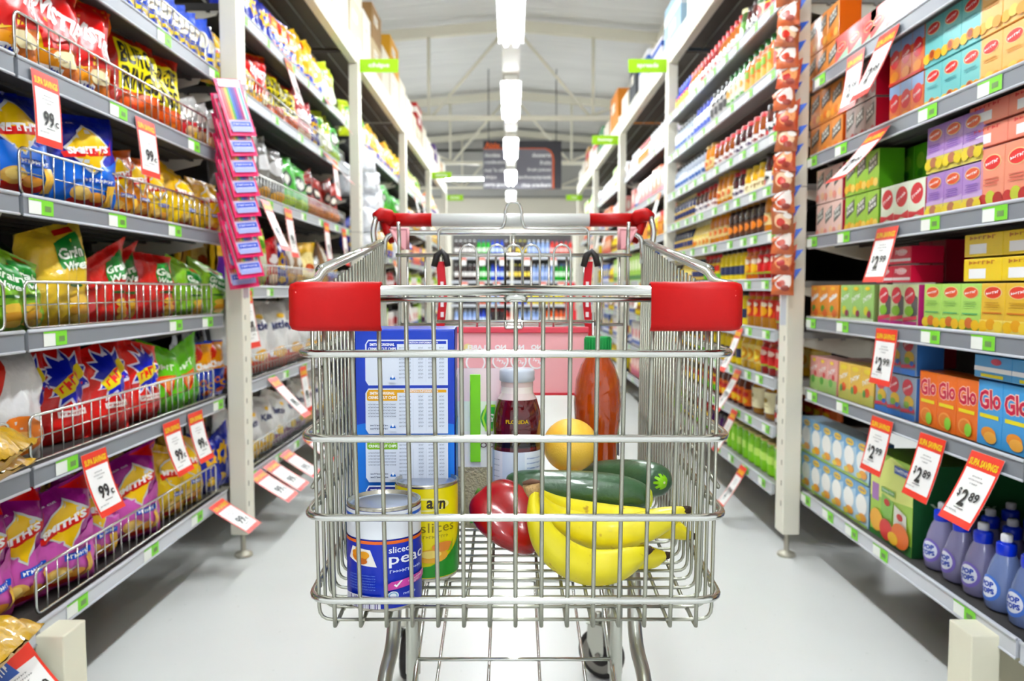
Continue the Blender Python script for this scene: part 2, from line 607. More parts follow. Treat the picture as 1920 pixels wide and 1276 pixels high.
def fruit_feet(*cs):
    out = []
    n = len(cs)
    for i, c in enumerate(cs):
        out.append(('e', c, .18 + .64 * i / max(1, n - 1), .17 + .04 * (i % 2), .2, .11))
    return out


def pack(key, desc, col, art, Wt, Hh=.12, D=.075, n=3, side=None, top=None, wrap=True, sidecol=None):
    """shrink-wrapped row of small drink cartons"""
    w1 = Wt / n
    me = box_mesh(w1 - .0015, Hh - .003, D, col, art, side, top, rough=.28, sidecol=sidecol).mesh('juice_carton')
    p = Proto('juice_multipack', 'juice pack', desc, None,
              [('juice_carton', me, Matrix.Translation(((i - (n - 1) / 2) * w1, 0, 0))) for i in range(n)])
    p.w, p.h, p.d = Wt, Hh, D
    _P[key] = [p]


def logo(c='d8302c', y=.78, t='Golden', rx=.34):
    return [('e', 'f4d8a0', .5, y, rx + .04, .125), ('e', c, .5, y, rx, .11), ('q', 'ffffff', t, .5, y, rx * 1.6, .05, .12, .03)]


def lines(c, y0, n, x0=.18, x1=.82, dy=.045, h=.016):
    return [('r', c, x0 + .04 * (i % 2), y0 - i * dy, x1 - .05 * ((i + 1) % 2), y0 - i * dy + h) for i in range(n)]


JJ = [('p', '4a4c48', [(.12, .40), (.88, .60), (.88, .92), (.12, .72)]), ('t', 'f0f0e8', 'JUST', .5, .74, .6, .12, .25, .05), ('t', 'f0f0e8', 'JUICE', .5, .60, .66, .11, .25, .05)]
pack('jjorange', 'orange cube juice pack with dark tilted badges', 'e8984c', JJ + fruit_feet('f0a030', 'e87c28', 'f8c060'), .28, sidecol='e06818')
pack('jjdark', 'grey and red cube juice pack with dark tilted badges', 'a89890', JJ + fruit_feet('903838', 'b05050'), .21, sidecol='c01838')
pack('jjlime', 'lime green cube juice pack with dark tilted badges', '9cc848', JJ + fruit_feet('f0c040', 'e8b030', 'f4d470'), .235, sidecol='58a020')
pack('jjpink', 'pale pink cube juice pack with grey badges', 'e8c4b8', JJ + fruit_feet('e89888', 'f0c8a0'), .22, sidecol='c82848')
pack('mint', 'pink and mint drink pack', 'a8d8b8', [('p', 'e86868', [(0, .3), (1, .55), (1, 1), (0, 1)])] + logo('e04040', .66, 'Berri', .3) + fruit_feet('f08888', 'f0d8a0'), .30)
pack('teal', 'teal juice pack with orange and mango halves', '78c8c8', logo() + lines('4a9ca4', .56, 2) + fruit_feet('f0c838', 'e0902c', 'f4a828') + [('e', 'a84824', .5, .22, .12, .08)], .255)
pack('yelor', 'peach-yellow juice pack with orange slices', 'f4c070', logo() + lines('d89838', .56, 2) + fruit_feet('f4b030', 'f8d060', 'f0a028'), .255)
pack('orred', 'tall orange and blue drink pack with red ovals', 'e87838', [('r', '98b8e0', 0, .72, 1, 1), ('e', 'd82838', .5, .58, .42, .22), ('q', 'ffffff', 'Prima', .5, .58, .6, .08, .3, .04), ('e', 'f09820', .5, .17, .36, .13), ('r', 'e02828', 0, 0, 1, .06)], .19)
pack('purple', 'purple and yellow juice pack with passionfruit', 'b088c8', [('r', 'e4d468', 0, 0, 1, .33), ('p', 'c8a8d8', [(0, .33), (1, .33), (1, .45), (0, .4)])] + logo('e06038', .8) + lines('7850a8', .58, 4) + fruit_feet('f0d840', 'b87858', 'e8d038'), .25)
pack('salmon', 'salmon pink juice pack with apples', 'f09c80', logo('e83838', .76) + lines('d86858', .5, 3) + fruit_feet('c03838', 'c8d048', 'b83030'), .27, .145)
pack('apple', 'green and white apple drink pack with red ovals', 'e8f0d8', [('e', 'd02838', .5, .68, .40, .24), ('q', 'ffffff', 'Prima', .5, .68, .6, .08, .4, .04), ('p', 'd83040', [(0, .10), (.5, .2), (1, .14), (1, .34), (.5, .26), (0, .30)]), ('r', '68b038', 0, 0, 1, .10)], .25, sidecol='d83848')
pack('blackc', 'magenta blackcurrant apple drink pack with red ovals', 'c8d4a0', [('p', '585858', [(.5, .2), (1, .3), (1, .7), (.6, .8)]), ('e', 'd83048', .42, .74, .38, .2), ('q', 'ffffff', 'Prima', .42, .74, .56, .07, .4, .04), ('e', '88c030', .42, .38, .32, .12), ('r', 'c83890', 0, 0, 1, .14), ('p', 'e04860', [(0, .12), (1, .2), (1, .28), (0, .22)])], .225, sidecol='d83890')
pack('popo', 'orange bubble-lettered drink pack', 'f09c38', [('r', 'f8d078', 0, 0, 1, .12), ('p', 'f8f4e8', [(.1, .5), (.9, .68), (.9, .76), (.1, .6)]), ('q', 'ffffff', 'Popper', .5, .66, .8, .13, .3, .05), ('e', '58a838', .4, .32, .2, .1), ('e', 'e87020', .65, .2, .24, .11), ('e', 'f8c838', .5, .9, .22, .05)], .24)
pack('popg', 'pale green bubble-lettered drink pack', 'a4d078', [('r', 'd8e8c8', 0, 0, 1, .12), ('q', 'ffffff', 'Popper', .5, .66, .8, .13, .3, .05), ('e', 'd8d838', .4, .32, .2, .12), ('e', '983058', .65, .24, .16, .09), ('e', 'f8d838', .5, .9, .22, .05)], .24)
pack('popp', 'pink and green bubble-lettered drink pack', 'e8a8a0', [('r', 'a8cc78', 0, 0, 1, .4), ('q', 'ffffff', 'Popper', .5, .66, .8, .13, .3, .05), ('e', '60b040', .4, .32, .2, .12), ('e', 'd83848', .65, .5, .14, .08), ('e', 'f8d838', .5, .9, .2, .05)], .235)
pack('popy', 'yellow tropical bubble-lettered drink pack', 'f0c858', [('r', 'c8c868', 0, 0, 1, .3), ('q', 'ffffff', 'Popper', .5, .64, .8, .13, .3, .05), ('e', 'e86028', .5, .34, .2, .12), ('e', 'f0d838', .5, .88, .3, .07), ('e', '60a850', .28, .3, .12, .1)], .255)
pack('limep', 'lime juice pack with orange and mango halves', 'b4e070', logo('e86038', .82) + [('r', '58b070', .12, .38, .88, .405)] + lines('88b858', .62, 3) + fruit_feet('f4d030', 'd87838', 'f8c828'), .255)
pack('yelp', 'golden juice pack with orange slices', 'e8c040', logo('e04830', .82) + [('r', 'd87828', .1, .42, .9, .445)] + lines('c89828', .62, 3) + [('r', 'f8e078', 0, 0, 1, .3)] + fruit_feet('f8c828', 'f0b020', 'f8d848'), .27)
pack('trop', 'blue and red tropical drink pack', '98a8b8', [('e', 'd84050', .42, .74, .38, .2), ('q', 'ffffff', 'Prima', .42, .74, .56, .07, .4, .04), ('e', 'e8c038', .55, .42, .34, .14), ('e', '88b838', .4, .34, .2, .08), ('r', '4888d8', 0, 0, 1, .14), ('p', 'e04860', [(0, .14), (1, .2), (1, .28), (0, .22)]), ('e', '3870c8', .75, .28, .14, .06)], .235, sidecol='4880c8')
GLO = [('t', 'f8d0c0', 'Glo', .5, .72, .90, .33, .10, .075), ('t', 'c81848', 'Glo', .5, .72, .86, .30, .10, .03), ('r', 'f0e020', .12, .43, .88, .49)]
pack('gloo', 'bright orange drink pack with big crimson lettering', 'f07c28', GLO + [('e', 'f8a858', .45, .2, .32, .14), ('e', 'e88828', .45, .2, .26, .11), ('e', '98d848', .62, .16, .17, .11)], .265, .145, sidecol='e82848')
pack('glob', 'bright blue drink pack with big crimson lettering', '4ca4e0', GLO + [('e', 'f09828', .5, .2, .3, .1), ('e', 'f8b850', .58, .14, .26, .09)], .28, .15, n=3)
pack('bluew', 'pale blue and white juice pack with orange at foot', 'b8d8ec', [('p', '78b0dc', [(0, .6), (1, .8), (1, 1), (0, 1)]), ('e', 'f0c838', .5, .86, .32, .09), ('q', '3050a0', 'Daily', .5, .86, .44, .05), ('e', 'f8f8f4', .5, .5, .42, .26), ('e', 'f0a838', .6, .2, .3, .1), ('e', 'e8d048', .3, .14, .2, .07), ('r', '98bc50', 0, 0, 1, .06)], .28, .13, sidecol='5890cc')
TRAY = [('r', 'f4f4f4', .2, .15, .8, .62), ('r', 'd84838', .0, .84, 1, .95)]
pack('ytray', 'yellow flat juice tray', 'f0d028', [('r', 'f4f4f4', .15, .12, .6, .55), ('q', 'b87020', 'Golden', .5, .82, .7, .16)], .30, .055, .1, n=2)
pack('straw', 'salmon flat juice tray', 'f0907c', [('r', 'f4f4f4', .2, .15, .6, .6), ('q', 'd83838', 'Golden', .5, .84, .7, .16)], .30, .05, .1, n=2)
pack('btray', 'blue and white drink tray', '58a8dc', [('r', 'f4f4f4', 0, .30, 1, .5), ('e', 'c84860', .6, .76, .14, .14), ('r', 'f0e028', .2, .06, .8, .2)], .28, .055, .1, n=2)
pack('rtray', 'crimson flat drink pack', 'd82048', [('r', 'f4ecec', 0, .14, 1, .3), ('e', 'f4b8c0', .5, .66, .3, .2), ('q', 'f8e0e0', 'Prima', .5, .68, .7, .24)], .20, .05, .09, n=2)
pack('rcube', 'crimson cube drink pack', 'c81c40', [('t', 'e88898', 'GLO', .5, .72, .8, .2), ('r', 'e88898', .1, .3, .9, .5), ('r', 'e04860', .0, .1, 1, .2)], .15, .12, .08, n=2)
pack('gcube', 'green cube drink pack', '5cb020', [('e', '90d040', .5, .6, .3, .2), ('e', '308018', .5, .3, .2, .1)], .16, .12, .08, n=2)

vb = box_mesh(.25, .25, .30, 'a8d048',
              [('p', 'e8f088', [(0, .75), (.5, 1), (1, .9), (1, .55), (0, .45)]), ('p', '2c7c2c', [(0, 0), (1, 0), (1, .12), (0, .06)]),
               ('r', 'a878b8', .05, .42, .22, .62), ('p', '88c050', [(.27, .28), (.55, .24), (.58, .50), (.30, .54)]), ('p', 'e8e8dc', [(.6, .22), (.9, .14), (.88, .42), (.6, .48)]),
               ('e', 'd04038', .43, .46, .07, .04), ('e', 'd04038', .74, .37, .07, .04), ('r', '68a848', .3, .56, .62, .62), ('t', 'ffffff', 'Variety Pack', .46, .59, .28, .03),
               ('r', '3858a8', .6, .84, .95, .93), ('q', 'ffffff', 'Fruit Drink', .77, .885, .3, .04), ('e', 'f4b838', .2, .2, .16, .13), ('e', 'd83838', .45, .15, .16, .12), ('e', 'e87828', .78, .17, .2, .14), ('e', 'f0c028', .62, .1, .12, .07)],
              side=[('r', '1c5c30', 0, 0, 1, 1), ('t', 'c0d8b8', 'Variety', .45, .55, .6, .09), ('t', 'c0d8b8', 'PACK', .5, .42, .5, .07)],
              top=[('r', '88b838', 0, 0, 1, 1)], bev=.002)
p = Proto('variety_box', 'drink box', 'big green variety box with fruit pictures', vb.mesh('variety_box'))
p.w, p.h, p.d = .25, .25, .3
_P['variety'] = [p]


# ---- jars and bottles
INK[0] = .2
def cyl_fn(r, hw, z0):
    def fn(u, v, off):
        a = -PI / 2 + (u - hw) / r
        return Vector(((r + off) * math.cos(a), (r + off) * math.sin(a), z0 + v))
    return fn


def jar(key, desc, r, h, content, lidc, labc, lab=(.18, .72), art=None, neck=.82, lid_h=.018, name='jar', cat='jar', n=14, shoulder=.8, lidr=None, fill_rough=.12):
    nh = h - lid_h
    mb = MB()
    rn = r * neck
    mb.lathe([(0, 0), (r * .9, 0), (r, r * .15), (r, nh * shoulder), (rn, nh * .97), (rn, nh)], mat(content, fill_rough, coat=.5), n)
    W = 2 * PI * r
    z0, z1 = lab[0] * nh, lab[1] * nh
    if labc:
        vs, fs = [], []
        k = n
        for i in range(k + 1):
            a = 2 * PI * i / k
            for z in (z0, z1):
                vs.append(((r + .0008) * math.cos(a), (r + .0008) * math.sin(a), z))
        for i in range(k):
            fs.append((2 * i, 2 * i + 2, 2 * i + 3, 2 * i + 1))
        mb.add(vs, fs, mat(labc, .5), True)
    if art:
        art_on(mb, art, W * .4, z1 - z0, lambda u, v, o: cyl_fn(r + .001 / math.cos(PI / n) + .0015, W * .2, z0)(u, v, o), .5, grid=(W * .4 / 4, None))
    lm = MB()
    lr = lidr or rn * 1.06
    lm.lathe([(lr, nh - .001), (lr, h - .002), (lr * .95, h), (0, h)], mat(lidc, .35, coat=.2), n)
    p = Proto(name, cat, desc, mb.mesh(name), [('lid' if name != 'sauce_bottle' else 'cap', lm.mesh('lid'), None)])
    p.w = p.d = 2 * r
    p.h = h
    _P[key] = [p]


LT = lambda c, s: [('q', c, s, .5, .62, .8, .3, 0, .03)]
BLK, CRM = '1c1412', 'f0ece0'
jar('vege', 'dark jar with yellow label and white-ish lid', .036, .135, '3c1c10', 'e4e0d0', 'f4d818', art=[('r', '3858b0', .2, .2, .8, .5)] + LT('c02020', 'Vita'))
jar('vegered', 'dark jar with yellow and red label', .036, .135, '3c1c10', 'e8d020', 'f4d818', art=[('r', 'c82828', .1, .5, .9, .9)])
jar('whitejar', 'dark jar with white label and black lid', .037, .15, '4c1c18', BLK, 'f0f0ec', (.1, .6), art=[('e', 'd03838', .5, .4, .14, .2)] + LT('303030', 'Jam'))
jar('amberred', 'amber jar with red lid and white label', .037, .14, '8c4818', 'c83038', 'f2eeea', (.08, .55), art=LT('903030', 'Jam'))
jar('darkred', 'dark berry jar with red lid and white label', .037, .14, '401420', 'b82838', 'f2eeea', (.08, .55), art=LT('402050', 'Jam'))
jar('greenjar', 'green pickle jar with cream lid', .042, .17, '486030', 'e8e0a8', '68a040', art=[('e', 'f0f0e0', .5, .5, .3, .3)])
jar('redcap', 'orange sauce bottle with red cap', .033, .17, 'd08030', 'd02028', 'f0e8dc', (.15, .6), art=[('r', 'd83030', .1, .1, .9, .5)], neck=.5, lid_h=.028, shoulder=.7, name='sauce_bottle', cat='bottle')
jar('redsauce', 'red sauce bottle with red cap', .033, .17, '982018', 'd02028', 'f4f0e8', (.15, .6), art=[('e', 'c82020', .5, .5, .3, .3)], neck=.5, lid_h=.028, shoulder=.7, name='sauce_bottle', cat='bottle')
jar('bluered', 'blue and red topping bottle with blue cap', .032, .17, '2c48b0', '3050c0', 'd83838', (.2, .7), art=[('e', 'f0e040', .5, .5, .3, .3)], neck=.5, lid_h=.025, name='sauce_bottle', cat='bottle')
jar('bigdark', 'tall dark pickle jar with yellowish lid', .042, .185, '3c2018', 'c8b888', 'f0e4c8', (.15, .75), art=[('e', 'a83020', .5, .5, .3, .26), ('r', '386030', .1, .8, .9, .95)])
jar('orangelab', 'tall jar with orange label and green cap', .033, .19, 'e87028', '2c7838', 'f09038', (.06, .8), art=[('e', 'f8b860', .5, .35, .4, .24), ('r', '88b040', .2, .65, .8, .9)], neck=.6, lid_h=.026, name='sauce_bottle', cat='bottle')
jar('greenlab', 'tall green and white bottle with green cap', .032, .185, '507848', '2c7838', 'e8ecd8', (.06, .8), art=[('r', '589038', .1, .1, .9, .4), ('e', 'e0a838', .5, .7, .2, .14)], neck=.6, lid_h=.026, name='sauce_bottle', cat='bottle')
jar('blackb', 'black sauce bottle with grey label', .034, .175, '1c1414', '282828', 'b8b4b0', (.2, .7), art=[('r', '383434', .15, .3, .85, .8)], neck=.62, lid_h=.022, name='sauce_bottle', cat='bottle')
jar('bluesq', 'white and blue squeeze bottle with blue cap', .032, .175, 'd0d8ec', '3c50b8', 'e8ecf8', (.1, .8), art=[('r', '5068c0', .1, .2, .9, .6)], neck=.5, lid_h=.035, name='sauce_bottle', cat='bottle')
jar('silvlid', 'clear bottle with black cap and white-blue label', .031, .165, '8c98a8', '1c2024', 'd8e0ec', (.15, .65), art=[('r', '4868a0', .15, .3, .85, .6)], neck=.6, lid_h=.02, name='sauce_bottle', cat='bottle')
jar('yeljar', 'yellow curd jar with yellow lid', .037, .13, 'e8b830', 'e8c838', 'f4ecc0', (.1, .6), art=LT('a07820', 'Curd'))
jar('goldjar', 'tall amber honey jar with gold lid', .038, .165, 'd8902c', 'c8a860', 'f0dca0', (.3, .62), art=[('e', 'd87820', .5, .5, .28, .3)])
jar('browndark', 'dark brown syrup jar with gold lid', .037, .16, '34180c', 'a88048', '583420', (.2, .6), art=[('e', 'e89030', .5, .5, .24, .3)])
jar('navygold', 'navy and gold bottle with navy cap', .031, .15, '1c2850', 'd8c898', 'd8b868', (.15, .6), art=[('r', '1c2858', .1, .3, .9, .8)], neck=.6, lid_h=.02, name='sauce_bottle', cat='bottle')
jar('yelbot', 'pale yellow syrup bottle with white cap', .031, .15, 'f0d878', 'f0e8c0', 'f4e8a8', (.1, .5), art=[('e', 'e09020', .5, .5, .3, .3)], neck=.4, lid_h=.02, shoulder=.6, name='sauce_bottle', cat='bottle')
jar('straw1', 'red strawberry jam jar with red patterned label', .039, .145, '98181c', 'c82838', 'e03038', (.25, .85), art=[('e', 'f0d0c0', .5, .7, .34, .16), ('e', 'c81020', .5, .35, .3, .24), ('r', '98a838', .0, .0, 1, .1)])
jar('apric', 'orange apricot jam jar with red lid', .039, .145, 'd87818', 'c82838', 'e88828', (.25, .85), art=[('e', 'f8e8d0', .5, .7, .34, .16), ('e', 'f0c020', .5, .35, .3, .24), ('r', 'c8b838', .0, .0, 1, .1)])
jar('amber3', 'amber marmalade jar with red lid and fruit label', .039, .15, 'b88420', 'c82838', 'd84830', (.35, .88), art=[('e', 'f8e8d0', .5, .72, .34, .16), ('e', 'f0b020', .5, .35, .34, .3)])
jar('lemonj', 'yellow lemon jam jar with gold lid', .038, .15, 'e8c038', 'e0c060', 'f4e088', (.25, .8), art=[('e', 'f0b020', .5, .45, .36, .36), ('e', 'f8e060', .5, .45, .24, .24)])
jar('navlab', 'yellow spread jar with navy label and black lid', .038, .15, 'e8c818', BLK, 'f0d818', (.05, .9), art=[('r', '283050', .1, .25, .9, .6)])
jar('redgreen', 'red-lidded jar with yellow and lime label', .038, .14, '801c18', 'c02028', 'f0d020', (.15, .8), art=[('r', '68b828', 0, 0, 1, .35), ('r', 'c82020', .2, .5, .8, .85)])
jar('honeytub', 'big golden honey tub with cream label', .07, .165, '9c6c18', 'd8c8a0', 'ece4b8', (.2, .78), art=[('e', 'a08838', .5, .6, .12, .12)] + [('r', 'b0a060', .35, .3, .65, .34)], neck=.8, lid_h=.022, n=18)
jar('orangejar', 'brown jar with orange and red label', .036, .15, '5c2410', '50200c', 'f08018', (.12, .66), art=[('r', 'd02020', .1, .55, .9, .8), ('e', 'f8d020', .5, .3, .36, .2)])
jar('limetin', 'lime green drink tin with gold rim', .04, .135, '8cc828', 'd8c888', '90d030', (.04, .88), art=[('r', 'c8e878', .2, .4, .8, .7)], neck=.99, lid_h=.008, name='drink_tin', cat='tin')
jar('purplejar', 'purple spread jar with white lid', .037, .13, '48205c', '302838', 'e8d8b0', (.1, .6), art=[('r', '704088', .1, .4, .9, .9)])


# ---- the small clear drink bottles with blue sports caps
def pop_bottle(key, desc, liquid, labc, capc='1c48d0', tip='f0f0f4'):
    mb = MB()
    prof = [(0, 0), (.034, 0), (.040, .006), (.042, .03), (.041, .055), (.036, .085), (.026, .115), (.019, .128), (.018, .134)]
    mb.lathe(prof, mat(liquid, .05, trans=.42, ior=1.3, coat=.5), 20)
    W = .07
    ff = lambda u, v, off: (lambda a, rr: Vector((rr * math.cos(a), rr * math.sin(a), .02 + v)))(-PI / 2 + (u - W / 2) / .042, .0425 + off - max(0, v - .035) * .14)
    art_on(mb, [('e', labc, .5, .5, .46, .48), ('e', 'e8ecf8', .5, .52, .36, .36), ('t', '3858b8', 'POP', .5, .64, .5, .2, .1, .05), ('t', '3858b8', 'TOPS', .5, .40, .56, .2, .1, .05)], W, .062, ff, .4, grid=(.01, .012))
    c = MB()
    c.lathe([(.020, .126), (.021, .13), (.021, .150), (.018, .153), (.013, .154), (.011, .156)], mat(capc, .3), 16)
    t = MB()
    t.lathe([(.011, .154), (.0125, .158), (.0125, .170), (.010, .173), (0, .173)], mat(tip, .3), 12)
    p = Proto('drink_bottle', 'drink bottle', desc, mb.mesh('drink_bottle'), [('cap', c.mesh('cap'), None), ('spout', t.mesh('spout'), None)])
    p.w = p.d = .084
    p.h = .173
    _P[key] = [p]


pop_bottle('popblue', 'clear blue-labelled drink bottle with blue cap and white spout', 'a4b8ec', '5c88d8')
pop_bottle('poppurp', 'clear purple-labelled drink bottle with blue cap and grey spout', 'b4b0e0', '8c7cc8', tip='c8c8cc')


# ---- soft drink bottle for the display at the end
def soda(key, desc, liq, lab, cap):
    mb = MB()
    mb.lathe([(0, 0), (.04, 0), (.042, .01), (.042, .21), (.03, .27), (.014, .31), (.014, .33)], mat(liq, .15, coat=.4), 10,
             mats=[mat(liq, .15), mat(liq, .15), mat(liq, .15), mat(liq, .15), mat(liq, .15), mat(liq, .15)])
    mb.lathe([(.043, .10), (.043, .19)], mat(lab, .5), 10)
    mb.lathe([(.0165, .315), (.0165, .34), (0, .34)], mat(cap, .4), 8)
    p = Proto('soft_drink_bottle', 'soft drink bottle', desc, mb.mesh('soft_drink_bottle'))
    p.w = p.d = .085
    p.h = .34
    _P[key] = [p]


soda('cola', 'cola bottle with white label', '281614', 'e8e4e0', 'e8e8e8')
soda('colablack', 'dark cola bottle with black label', '201010', '282020', 'd82020')
soda('greens', 'green soda bottle', '20a030', 'd8f0d0', '2860c0')
soda('blues', 'blue soda bottle', '3058c8', 'c8d8f0', '3050c0')
soda('yelpink', 'black soda bottle with yellow-pink label', '302828', 'f0d868', 'e8e040')
soda('clearb', 'pale blue water bottle', '9cb4e0', 'b8c8f0', 'e8ecf0')
soda('reds', 'red soda bottle with pink label', 'd84030', 'f0b8b0', '503068')
soda('oranges', 'orange soda bottle', 'e87020', 'f4d8c0', 'e87020')
soda('yellows', 'yellow soda bottle', 'f0d818', 'f4e858', 'f0e8b0')


# ================================================================ the building
INK[0] = .1
WH = mat('e6e2d2', .45, var=.05, bscale=6)           # cream painted rack steel
DK = mat('3a3836', .6, var=.1, bscale=20)            # dark brown-black shelving
LIP = mat('7d8188', .4)
LIPW = mat('c9ccd2', .35)
CHROME = mat('d4d6d0', .16, metal=1.0)
STEEL = mat('c4c6bc', .28, metal=.9)
BACKP = mat('2c2826', .7, var=.2, bscale=10)

# floor: pale sealed vinyl with faint scuffs
fm = mat('e6e5df', .30)
nt = fm.node_tree
tc = nt.nodes.new('ShaderNodeTexCoord')
n1 = nt.nodes.new('ShaderNodeTexNoise'); n1.inputs['Scale'].default_value = 1.6; n1.inputs['Detail'].default_value = 6
n2 = nt.nodes.new('ShaderNodeTexNoise'); n2.inputs['Scale'].default_value = 60; n2.inputs['Detail'].default_value = 2
mx = nt.nodes.new('ShaderNodeMix'); mx.data_type = 'RGBA'
mx.inputs[6].default_value = (*hexc('dcdeda'), 1); mx.inputs[7].default_value = (*hexc('eceeec'), 1)
rr = nt.nodes.new('ShaderNodeMapRange'); rr.inputs[3].default_value = .22; rr.inputs[4].default_value = .42
nt.links.new(tc.outputs['Object'], n1.inputs['Vector']); nt.links.new(tc.outputs['Object'], n2.inputs['Vector'])
nt.links.new(n1.outputs[0], mx.inputs[0]); nt.links.new(mx.outputs[2], nt.nodes['Principled BSDF'].inputs['Base Color'])
nt.links.new(n2.outputs[0], rr.inputs[0]); nt.links.new(rr.outputs[0], nt.nodes['Principled BSDF'].inputs['Roughness'])
tag(MB().box(-9, -4.5, -.1, 9, 19.2, 0, fm).build('floor'), None, None, kind='structure')

# end wall: cream below, grey cladding above
ew = MB()
ew.box(-9, 19.0, 0, 9, 19.2, H + 2.15, mat('e2dccb', .6, bump=.1, bscale=3))
tag(ew.build('wall_back'), None, None, kind='structure')
ew = MB()
ew.box(-9, 18.9, H + 2.15, 9, 19.2, H + 5, mat('b4b3ae', .6, var=.05, bscale=2))
ew.box(-9, 18.86, H + 3.2, 9, 18.9, H + 3.25, mat('55544f', .6))
ew.box(-9, 18.84, H + 2.13, 9, 18.9, H + 2.17, mat('8c8a84', .6))
tag(ew.build('trim_1'), None, None, kind='structure')
for s, nm in ((-1, 'wall_left'), (1, 'wall_right')):
    tag(MB().box(s * 9, 6, 0, s * 9.2, 19.2, H + 3.6, mat('d8d4c8', .6, var=.05, bscale=2)).build(nm), None, None, kind='structure')

# gabled roof lined with silver foil insulation, sagging between battens
RIDGE, SLOPE = H + 3.72, .088
cm = mat('e8e7e4', .45)
nt = cm.node_tree
pb = nt.nodes['Principled BSDF']
tc = nt.nodes.new('ShaderNodeTexCoord')
mp = nt.nodes.new('ShaderNodeMapping'); mp.inputs['Scale'].default_value = (.5, 5, 1)
nz = nt.nodes.new('ShaderNodeTexNoise'); nz.inputs['Scale'].default_value = 1.4; nz.inputs['Detail'].default_value = 5
bp = nt.nodes.new('ShaderNodeBump'); bp.inputs['Strength'].default_value = .55; bp.inputs['Distance'].default_value = .08
cr = nt.nodes.new('ShaderNodeMix'); cr.data_type = 'RGBA'
cr.inputs[6].default_value = (*hexc('dcdbda'), 1); cr.inputs[7].default_value = (*hexc('f4f3f0'), 1)
nt.links.new(tc.outputs['Object'], mp.inputs['Vector']); nt.links.new(mp.outputs[0], nz.inputs['Vector'])
nt.links.new(nz.outputs[0], bp.inputs['Height']); nt.links.new(bp.outputs[0], pb.inputs['Normal'])
nt.links.new(nz.outputs[0], cr.inputs[0]); nt.links.new(cr.outputs[2], pb.inputs['Base Color'])
rf = MB()
NX, NY = 24, 150
vs, fs = [], []
for j in range(NY + 1):
    y = -4.5 + 23.7 * j / NY
    for i in range(NX + 1):
        x = -9 + 18 * i / NX
        sag = .05 * abs(math.sin(y * PI / 1.24)) + .02 * noise.noise(Vector((x, y * 2, 0)))
        vs.append((x, y, RIDGE - SLOPE * abs(x) - sag))
for j in range(NY):
    for i in range(NX):
        a = j * (NX + 1) + i
        fs.append((a, a + NX + 1, a + NX + 2, a + 1))
rf.add(vs, fs, cm, True)
tag(rf.build('ceiling'), None, None, kind='structure')

# roof trusses: rafters, bottom chord and webs of cream steel
TR = mat('e4dfcc', .5, var=.04, bscale=3)
for k, y in enumerate((3.2, 7.15, 11.1, 15.0, 18.6)):
    t = MB()
    zr = RIDGE - .12
    for s in (-1, 1):
        M = Matrix.Translation((s * 4.45, y, zr - SLOPE * 4.45 - .03)) @ Matrix.Rotation(s * math.atan(SLOPE), 4, 'Y')
        t.cbox(0, 0, 0, 9.0, .1, .13, TR, M)
        if y > 9:
            for a, b in (((0, 0), (1.08, -1.25)), ((1.08, -1.25), (3.4, -.3)), ((3.4, -.3), (5.6, -1.25))):
                t.tube([(s * a[0], y, zr + a[1]), (s * b[0], y, zr + b[1])], .022, TR, 6)
            t.tube([(s * 1.12, y, zr - 1.25), (s * 1.12, y, zr - .1)], .022, TR, 6)
            t.tube([(s * 2.6, y, zr - 1.25), (s * 2.6, y, zr - .25)], .022, TR, 6)
    if y > 9:
        t.cbox(0, y, zr - 1.27, 17, .07, .06, TR)
    o = t.build('roof_truss')
    tag(o, 'cream steel roof truss, %s out from the end wall' % ['fifth', 'fourth', 'third', 'second', 'nearest'][k], 'truss', 'roof trusses')
for k, x in enumerate((-3.9, -2.0, 2.0, 3.9)):
    tag(MB().box(x - .03, -2.5, RIDGE - SLOPE * abs(x) - .19, x + .03, 18.9, RIDGE - SLOPE * abs(x) - .13, TR).build('trim_%d' % (k + 2)), None, None, kind='structure')

# ---------------------------------------------------------------- strip lights
LM = mat('f6fbff', .5, emit=LAMP_STRENGTH)
BAT = mat('f2f2ee', .4)
LPOS = [1.75 + 2.48 * k for k in range(6)]
near_words = ['almost over the trolley', 'over the near shelves, first with its end showing', 'second with its end showing down the aisle', 'third down the aisle, just before the aisle sign', 'fourth down the aisle, beside the aisle sign', 'past the hanging aisle sign']
for col, X in enumerate((0.0, -3.6, 3.6)):
    for k, y0 in enumerate(LPOS + ([14.15, -.73, -3.21] if col == 0 else [])):  # last two are out of view, added to brighten trolley and near floor
        if col and k in (0,):
            pass
        if col == 0 and k == 5:
            continue
        root = empty('strip_light', (X, y0, LAMP_Z))
        L = MB()
        L.cbox(0, .72, .035, .12, 1.46, .05, BAT, bev=.006)
        L.tube([(0, .3, .05), (0, .3, RIDGE - LAMP_Z - SLOPE * abs(X) - .02)], .006, BAT, 6)
        L.tube([(0, 1.2, .05), (0, 1.2, RIDGE - LAMP_Z - SLOPE * abs(X) - .02)], .006, BAT, 6)
        L.build('housing', root)
        for s in (-1, 1):
            T = MB()
            T.tube([(s * .034, .03, -.012), (s * .034, 1.43, -.012)], .0145, LM, 8)
            T.build('tube', root)
        R = MB()
        for s in (-1, 1):
            R.add([(s * .060, 0, .012), (s * .084, 0, .004), (s * .084, 1.46, .004), (s * .060, 1.46, .012)], [(0, 1, 2, 3)], BAT)
        R.build('reflector', root)
        if col == 0:
            lab = 'white twin-tube strip light ' + (near_words[k] if k < 5 else [near_words[5], 'added unseen over the camera to light the foreground', 'added unseen behind the camera to light the foreground'][k - 6])
        else:
            lab = 'twin-tube strip light over the %s aisle, %s from the entrance end' % (('crisp-side', 'juice-side')[col - 1], ORD[k])
        tag(root, lab, 'light', 'strip lights')
